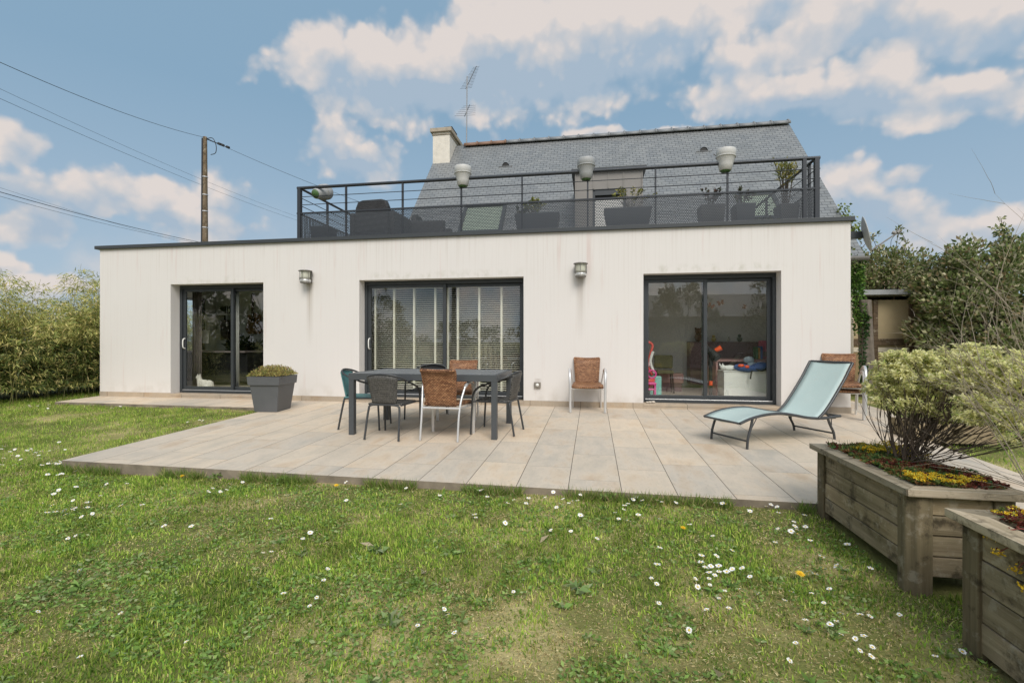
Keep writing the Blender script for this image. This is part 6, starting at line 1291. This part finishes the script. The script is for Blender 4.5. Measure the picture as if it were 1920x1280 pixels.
# daisies
M['petal'] = simple('daisy_petal', (0.84, 0.83, 0.80), .6, 0, .04); M['yolk'] = simple('daisy_eye', (0.80, 0.55, 0.04), .7, 0, .2, 200); M['stalk'] = simple('green_stalk', (0.12, 0.17, 0.05), .7)
def petals_mb(n, r, r0, mb=None, m=0, z=0.0, w=.0042):
    mb = mb or MB()
    for i in range(n):
        a = 6.283 * i / n + random.gauss(0, .06); c, s = math.cos(a), math.sin(a); rr = r * random.uniform(.88, 1.05); up = random.uniform(-.0015, .003)
        mb.add([(c * r0, s * r0, z), (c * rr * .7 - s * w * .5, s * rr * .7 + c * w * .5, z + up + .001), (c * rr, s * rr, z + up), (c * rr * .7 + s * w * .5, s * rr * .7 - c * w * .5, z + up + .001)], [(0, 3, 2, 1)], m)
    return mb
def eye_mb(mb=None, m=0, r=.0042, z=0): mb = mb or MB(); mb.ball((0, 0, z + .0005), (r, r, .0022), m, 8); return mb
def stalk_mb(h, mb=None, m=0): mb = mb or MB(); mb.tube([(0, 0, 0), (.004, .0, -h * .5), (0.0, .002, -h)], .0011, 4, m); return mb
DA = [(-5.6,-4.89),(-5.47,-4.85),(-4.76,-4.89),(-4.81,-5.0),(-4.73,-5.1),(-4.59,-5.3),(-4.42,-5.34),(-4.42,-5.18),(-4.29,-5.29),(-4.23,-5.39),(-4.18,-5.35),(-4.14,-5.4),(-4.28,-5.42),(-4.32,-5.45),(-4.09,-5.49),(-3.94,-5.49),(-4.2,-5.24),(-4.21,-5.21),(-4.07,-5.34),(-3.9,-5.44),(-4.27,-5.07),(-4.53,-4.8),(-4.35,-4.76),(-3.68,-5.22),(-3.82,-5.28),(-3.08,-5.6),(-2.89,-5.56),(-3.61,-5.79),(-3.61,-5.84),(-3.37,-4.87),(-3.39,-4.8),(-3.33,-4.76),(-3.27,-4.85),(-3.23,-4.82),(-3.3,-4.7),(-3.2,-4.92),(-3.21,-4.65),(-2.57,-4.91),(-2.38,-5.38),(-1.96,-5.53),(-1.94,-5.65),(-2.02,-5.86),(-2.08,-5.86),(-1.5,-6.12),(-1.66,-6.25),(-1.45,-6.27),(-1.54,-6.01),(-1.44,-6.35),(-2.8,-6.6),(-3.03,-6.22),(-2.25,-6.83),(-2.36,-6.55),(-1.86,-6.67),(-6.99,-3.85),(-6.8,-3.87),(-6.8,-4.09),(-5.78,-4.26),(-6.44,-3.88),(-6.56,-3.94),(-7.04,-3.86),(-6.18,-4.41),(-5.84,-4.27),(-6.44,-3.85),(-6.39,-4.21),(-5.87,-4.31),(-6.49,-3.76),(-6.13,-4.21),(-6.69,-3.87),(-6.81,-3.81),(-5.72,-4.3),(-6.53,-3.96),(-5.99,-4.11),(-5.77,-4.29),(-6.45,-4.05),(-6.36,-4.05),(-6.83,-4.01),(-6.59,-3.73),(-6.58,-4.24),(-6.5,-4.16),(-6.55,-4.0),(-6.28,-3.83),(-6.74,-3.9),(-6.49,-3.93),(-6.02,-4.44),(-6.37,-4.22),(-6.82,-3.49),(-7.24,-3.8),(-5.94,-4.24),(-6.88,-3.93),(-6.66,-4.11),(-6.33,-4.42),(-5.34,-4.61),(-5.44,-4.63),(-7.14,-3.89),(-5.35,-4.56),(-5.28,-4.5),(-5.71,-4.35),(-5.36,-4.56),(-5.76,-4.29),(-5.87,-4.37),(-5.75,-4.32),(-5.81,-4.32),(-5.86,-4.37),(-9.3,-1.09),(-10.31,-1.37),(-9.7,-1.49),(-10.14,-1.36),(-9.02,-1.16),(-8.6,-1.13),(-9.98,-1.29),(-10.35,-1.34),(-9.75,-1.45),(-8.88,-1.18),(-10.44,-1.29),(-10.08,-1.22),(-9.79,-1.45),(-10.34,-1.19),(-8.67,-1.18),(-8.63,-1.11),(-8.69,-1.22),(-6.01,-2.07),(-6.5,-1.69),(-6.18,-2.17),(-5.87,-2.16),(-6.24,-2.05),(-6.06,-2.01),(-6.11,-1.94),(-6.09,-2.04),(-2.24,-4.53),(-2.15,-4.68),(-2.05,-4.88),(-2.0,-4.96),(-1.64,-4.57),(-1.29,-4.68),(-1.54,-4.93),(-0.96,-4.54),(-0.87,-4.7),(-0.89,-5.06),(-0.87,-5.1),(-0.63,-5.17),(-0.33,-4.54),(-0.39,-4.64),(-0.52,-4.7),(-0.53,-4.78),(-0.64,-4.73),(-0.67,-4.83),(-0.24,-4.67),(-0.25,-4.77),(-0.19,-4.73),(-0.17,-4.68),(-0.12,-4.66),(-0.1,-4.56),(-0.28,-4.85),(0.36,-4.52),(0.33,-4.57),(0.28,-4.69),(0.25,-4.75),(0.24,-4.81),(0.17,-4.88),(0.19,-5.0),(0.26,-5.0),(0.34,-4.9),(0.4,-4.61),(0.44,-4.68),(0.52,-4.57),(0.55,-4.61),(0.66,-4.61),(0.95,-4.5),(0.98,-4.54),(1.04,-4.59),(1.02,-4.58),(0.49,-4.96),(0.68,-5.05),(0.8,-5.21),(0.43,-5.4),(-0.15,-5.24),(-0.29,-5.25),(0.03,-5.33),(-0.08,-4.96),(-0.09,-4.99),(0.38,-5.66),(0.33,-5.8),(0.35,-5.87),(0.34,-6.04),(0.88,-5.37),(0.76,-5.47),(0.65,-5.55),(0.67,-5.48),(0.66,-5.62),(0.68,-5.62),(0.69,-5.63),(0.74,-5.6),(0.73,-5.65),(0.67,-5.67),(0.77,-5.66),(0.81,-5.62),(0.87,-5.6),(0.57,-5.79),(0.57,-5.85),(0.65,-5.76),(0.64,-5.82),(0.69,-5.72),(0.79,-5.82),(0.7,-5.89),(0.66,-5.93),(0.57,-6.05),(0.68,-6.04),(0.45,-6.24),(-0.75,-6.25),(-0.71,-6.32),(-0.84,-6.39),(-0.64,-6.44),(-0.42,-6.07),(1.35,-4.56),(1.39,-4.55),(1.43,-4.56),(1.39,-4.7),(1.19,-4.67),(1.19,-4.7),(1.56,-4.73),(1.44,-4.8),(1.43,-4.88),(1.41,-4.95),(1.49,-4.92),(1.35,-5.04),(1.39,-5.03),(1.37,-5.09),(1.28,-5.0),(1.18,-5.24),(1.41,-5.19),(1.62,-5.21),(1.4,-5.37),(1.43,-5.48),(1.33,-5.55),(1.6,-5.51),(1.23,-5.61),(1.26,-5.61),(1.06,-5.81),(1.16,-5.81),(1.26,-5.78),(0.88,-5.85),(0.99,-5.91),(1.18,-5.9),(0.88,-5.71),(1.22,-5.98),(1.31,-5.98),(1.36,-5.97),(1.49,-5.97),(1.02,-6.08),(1.17,-6.05),(1.12,-6.1),(1.15,-6.14),(1.24,-6.15),(1.19,-6.18),(1.24,-6.22),(1.17,-6.26),(1.21,-6.27),(0.91,-6.25),(0.84,-6.37),(1.47,-6.25),(1.62,-6.18)]
near0 = thing('daisy', '', 'daisy'); COL.objects.unlink(near0); far0 = None
def mk_near():
    t = thing('daisy', 'x', 'daisy'); petals_mb(17, .0145, .0035).build('petals', M['petal'], t); eye_mb().build('eye', M['yolk'], t); stalk_mb(.055).build('stalk', M['stalk'], t); return t
protoN = [mk_near() for _ in range(3)]; protoF = []
for _ in range(3):
    mb = petals_mb(13, .0155, .002, w=.0062); eye_mb(mb, 1, .0045); stalk_mb(.05, mb, 2); o = mb.build('daisy', [M['petal'], M['yolk'], M['stalk']]); protoF.append(o)
usedN = [False] * 3; usedF = [False] * 3
def where(x, y):
    if y < -5.55 and x > .4: return 'white daisy in the loose drift in front of the timber planters'
    if y < -5.4: return 'scattered white daisy in the near straw patched lawn'
    if x < -5.0: return 'white daisy in the crowd on the lawn left of the terrace'
    if x < -2.4: return 'white daisy on the lawn below the left part of the terrace edge'
    return 'white daisy in the scatter along the front terrace edge'
for i, (x, y) in enumerate(DA):
    k = i % 3; near = y < -5.75
    z = lz(x, y) + random.uniform(.040, .062); rot = (random.gauss(-.18, .22) * -1, random.gauss(0, .22), random.uniform(0, 6.28))
    if near:
        o = protoN[k]
        if usedN[k]:
            s = o; o = s.copy(); COL.objects.link(o)
            for ch in s.children: c = ch.copy(); COL.objects.link(c); c.parent = o
        usedN[k] = True
    else:
        o = protoF[k]
        if usedF[k]: o = o.copy(); COL.objects.link(o)
        usedF[k] = True
    sc1 = random.uniform(.85, 1.2) * (1.0 if near else 1.22); o.location = (x, y, z); o.rotation_euler = rot; o.scale = (sc1,) * 3
    tag(o, where(x, y), 'daisy', where(x, y).replace('white daisy', 'white daisies'))
bpy.data.objects.remove(near0)
def dandelion(x, y, r, lab, tilt=0.15):
    t = thing('dandelion', lab, 'dandelion', (x, y, lz(x, y) + .05)); t.rotation_euler = (tilt, .1, 0); mb = MB()
    for lay in range(4): petals_mb(20 - 3 * lay, r * (1 - .2 * lay), .001, mb, 0, .0025 * lay, .004)
    mb.build('flower_head', simple('dandelion_yellow', (0.85, 0.55, 0.015), .6), t); stalk_mb(.06).build('stalk', M['stalk'], t)
dandelion(1.18, -5.62, .027, 'big yellow dandelion among the daisies left of the near planter', .3); dandelion(-2.295, -4.6, .024, 'yellow dandelion in the lawn below the table'); dandelion(.63, -5.086, .022, 'orange yellow dandelion half closed right of the lawn centre'); dandelion(-4.0, -4.50, .024, 'yellow dandelion against the left terrace edge')
# weedy sprouts on the terrace edge
for x, y, lab in ((-2.95, -4.46, 'small green weed rooted at the terrace edge left of centre'), (-3.7, -4.45, 'weed clump at the left stretch of the terrace edge'), (-1.05, -4.50, 'weed clump at the middle of the terrace edge'), (.15, -4.52, 'weed clump right of the terrace edge middle')):
    shoots((x, y, lz(x, y)), 7, .09, .075, 9, .04, .016, [(0.18, 0.29, 0.07), (0.25, 0.36, 0.1)], [1, 1], lab, 'weed', 'weed_clump', r=.002, group='weeds along the terrace edge')
for x, y, lab in ((-.08, -5.92, 'grey green broad rosette of leaves in the near lawn centre'), (-1.40, -5.66, 'dark broad rosette of leaves left of the lawn centre'), (-1.0, -6.35, 'large green rosette of leaves in the near left lawn')):
    k = 14; a = np.linspace(0, 12.56, k) + RNG.normal(0, .2, k); P = np.zeros((k, 3)); P[:, 2] = .01; D = np.stack([np.cos(a), np.sin(a), RNG.uniform(.15, .5, k)], 1); v, f, tt = leaves(P, D, RNG.uniform(.06, .10, k), RNG.uniform(.022, .034, k), tint_pick(k, [(0.22, 0.33, 0.11), (0.26, 0.36, 0.14), (0.31, 0.36, 0.19)], [1, 1, 1], .15), .2)
    o = tag(fmesh('leaf_rosette', v, f, M['leaf'], None, tt), lab, 'weed', 'broad leaf rosettes'); o.location = (x, y, lz(x, y))
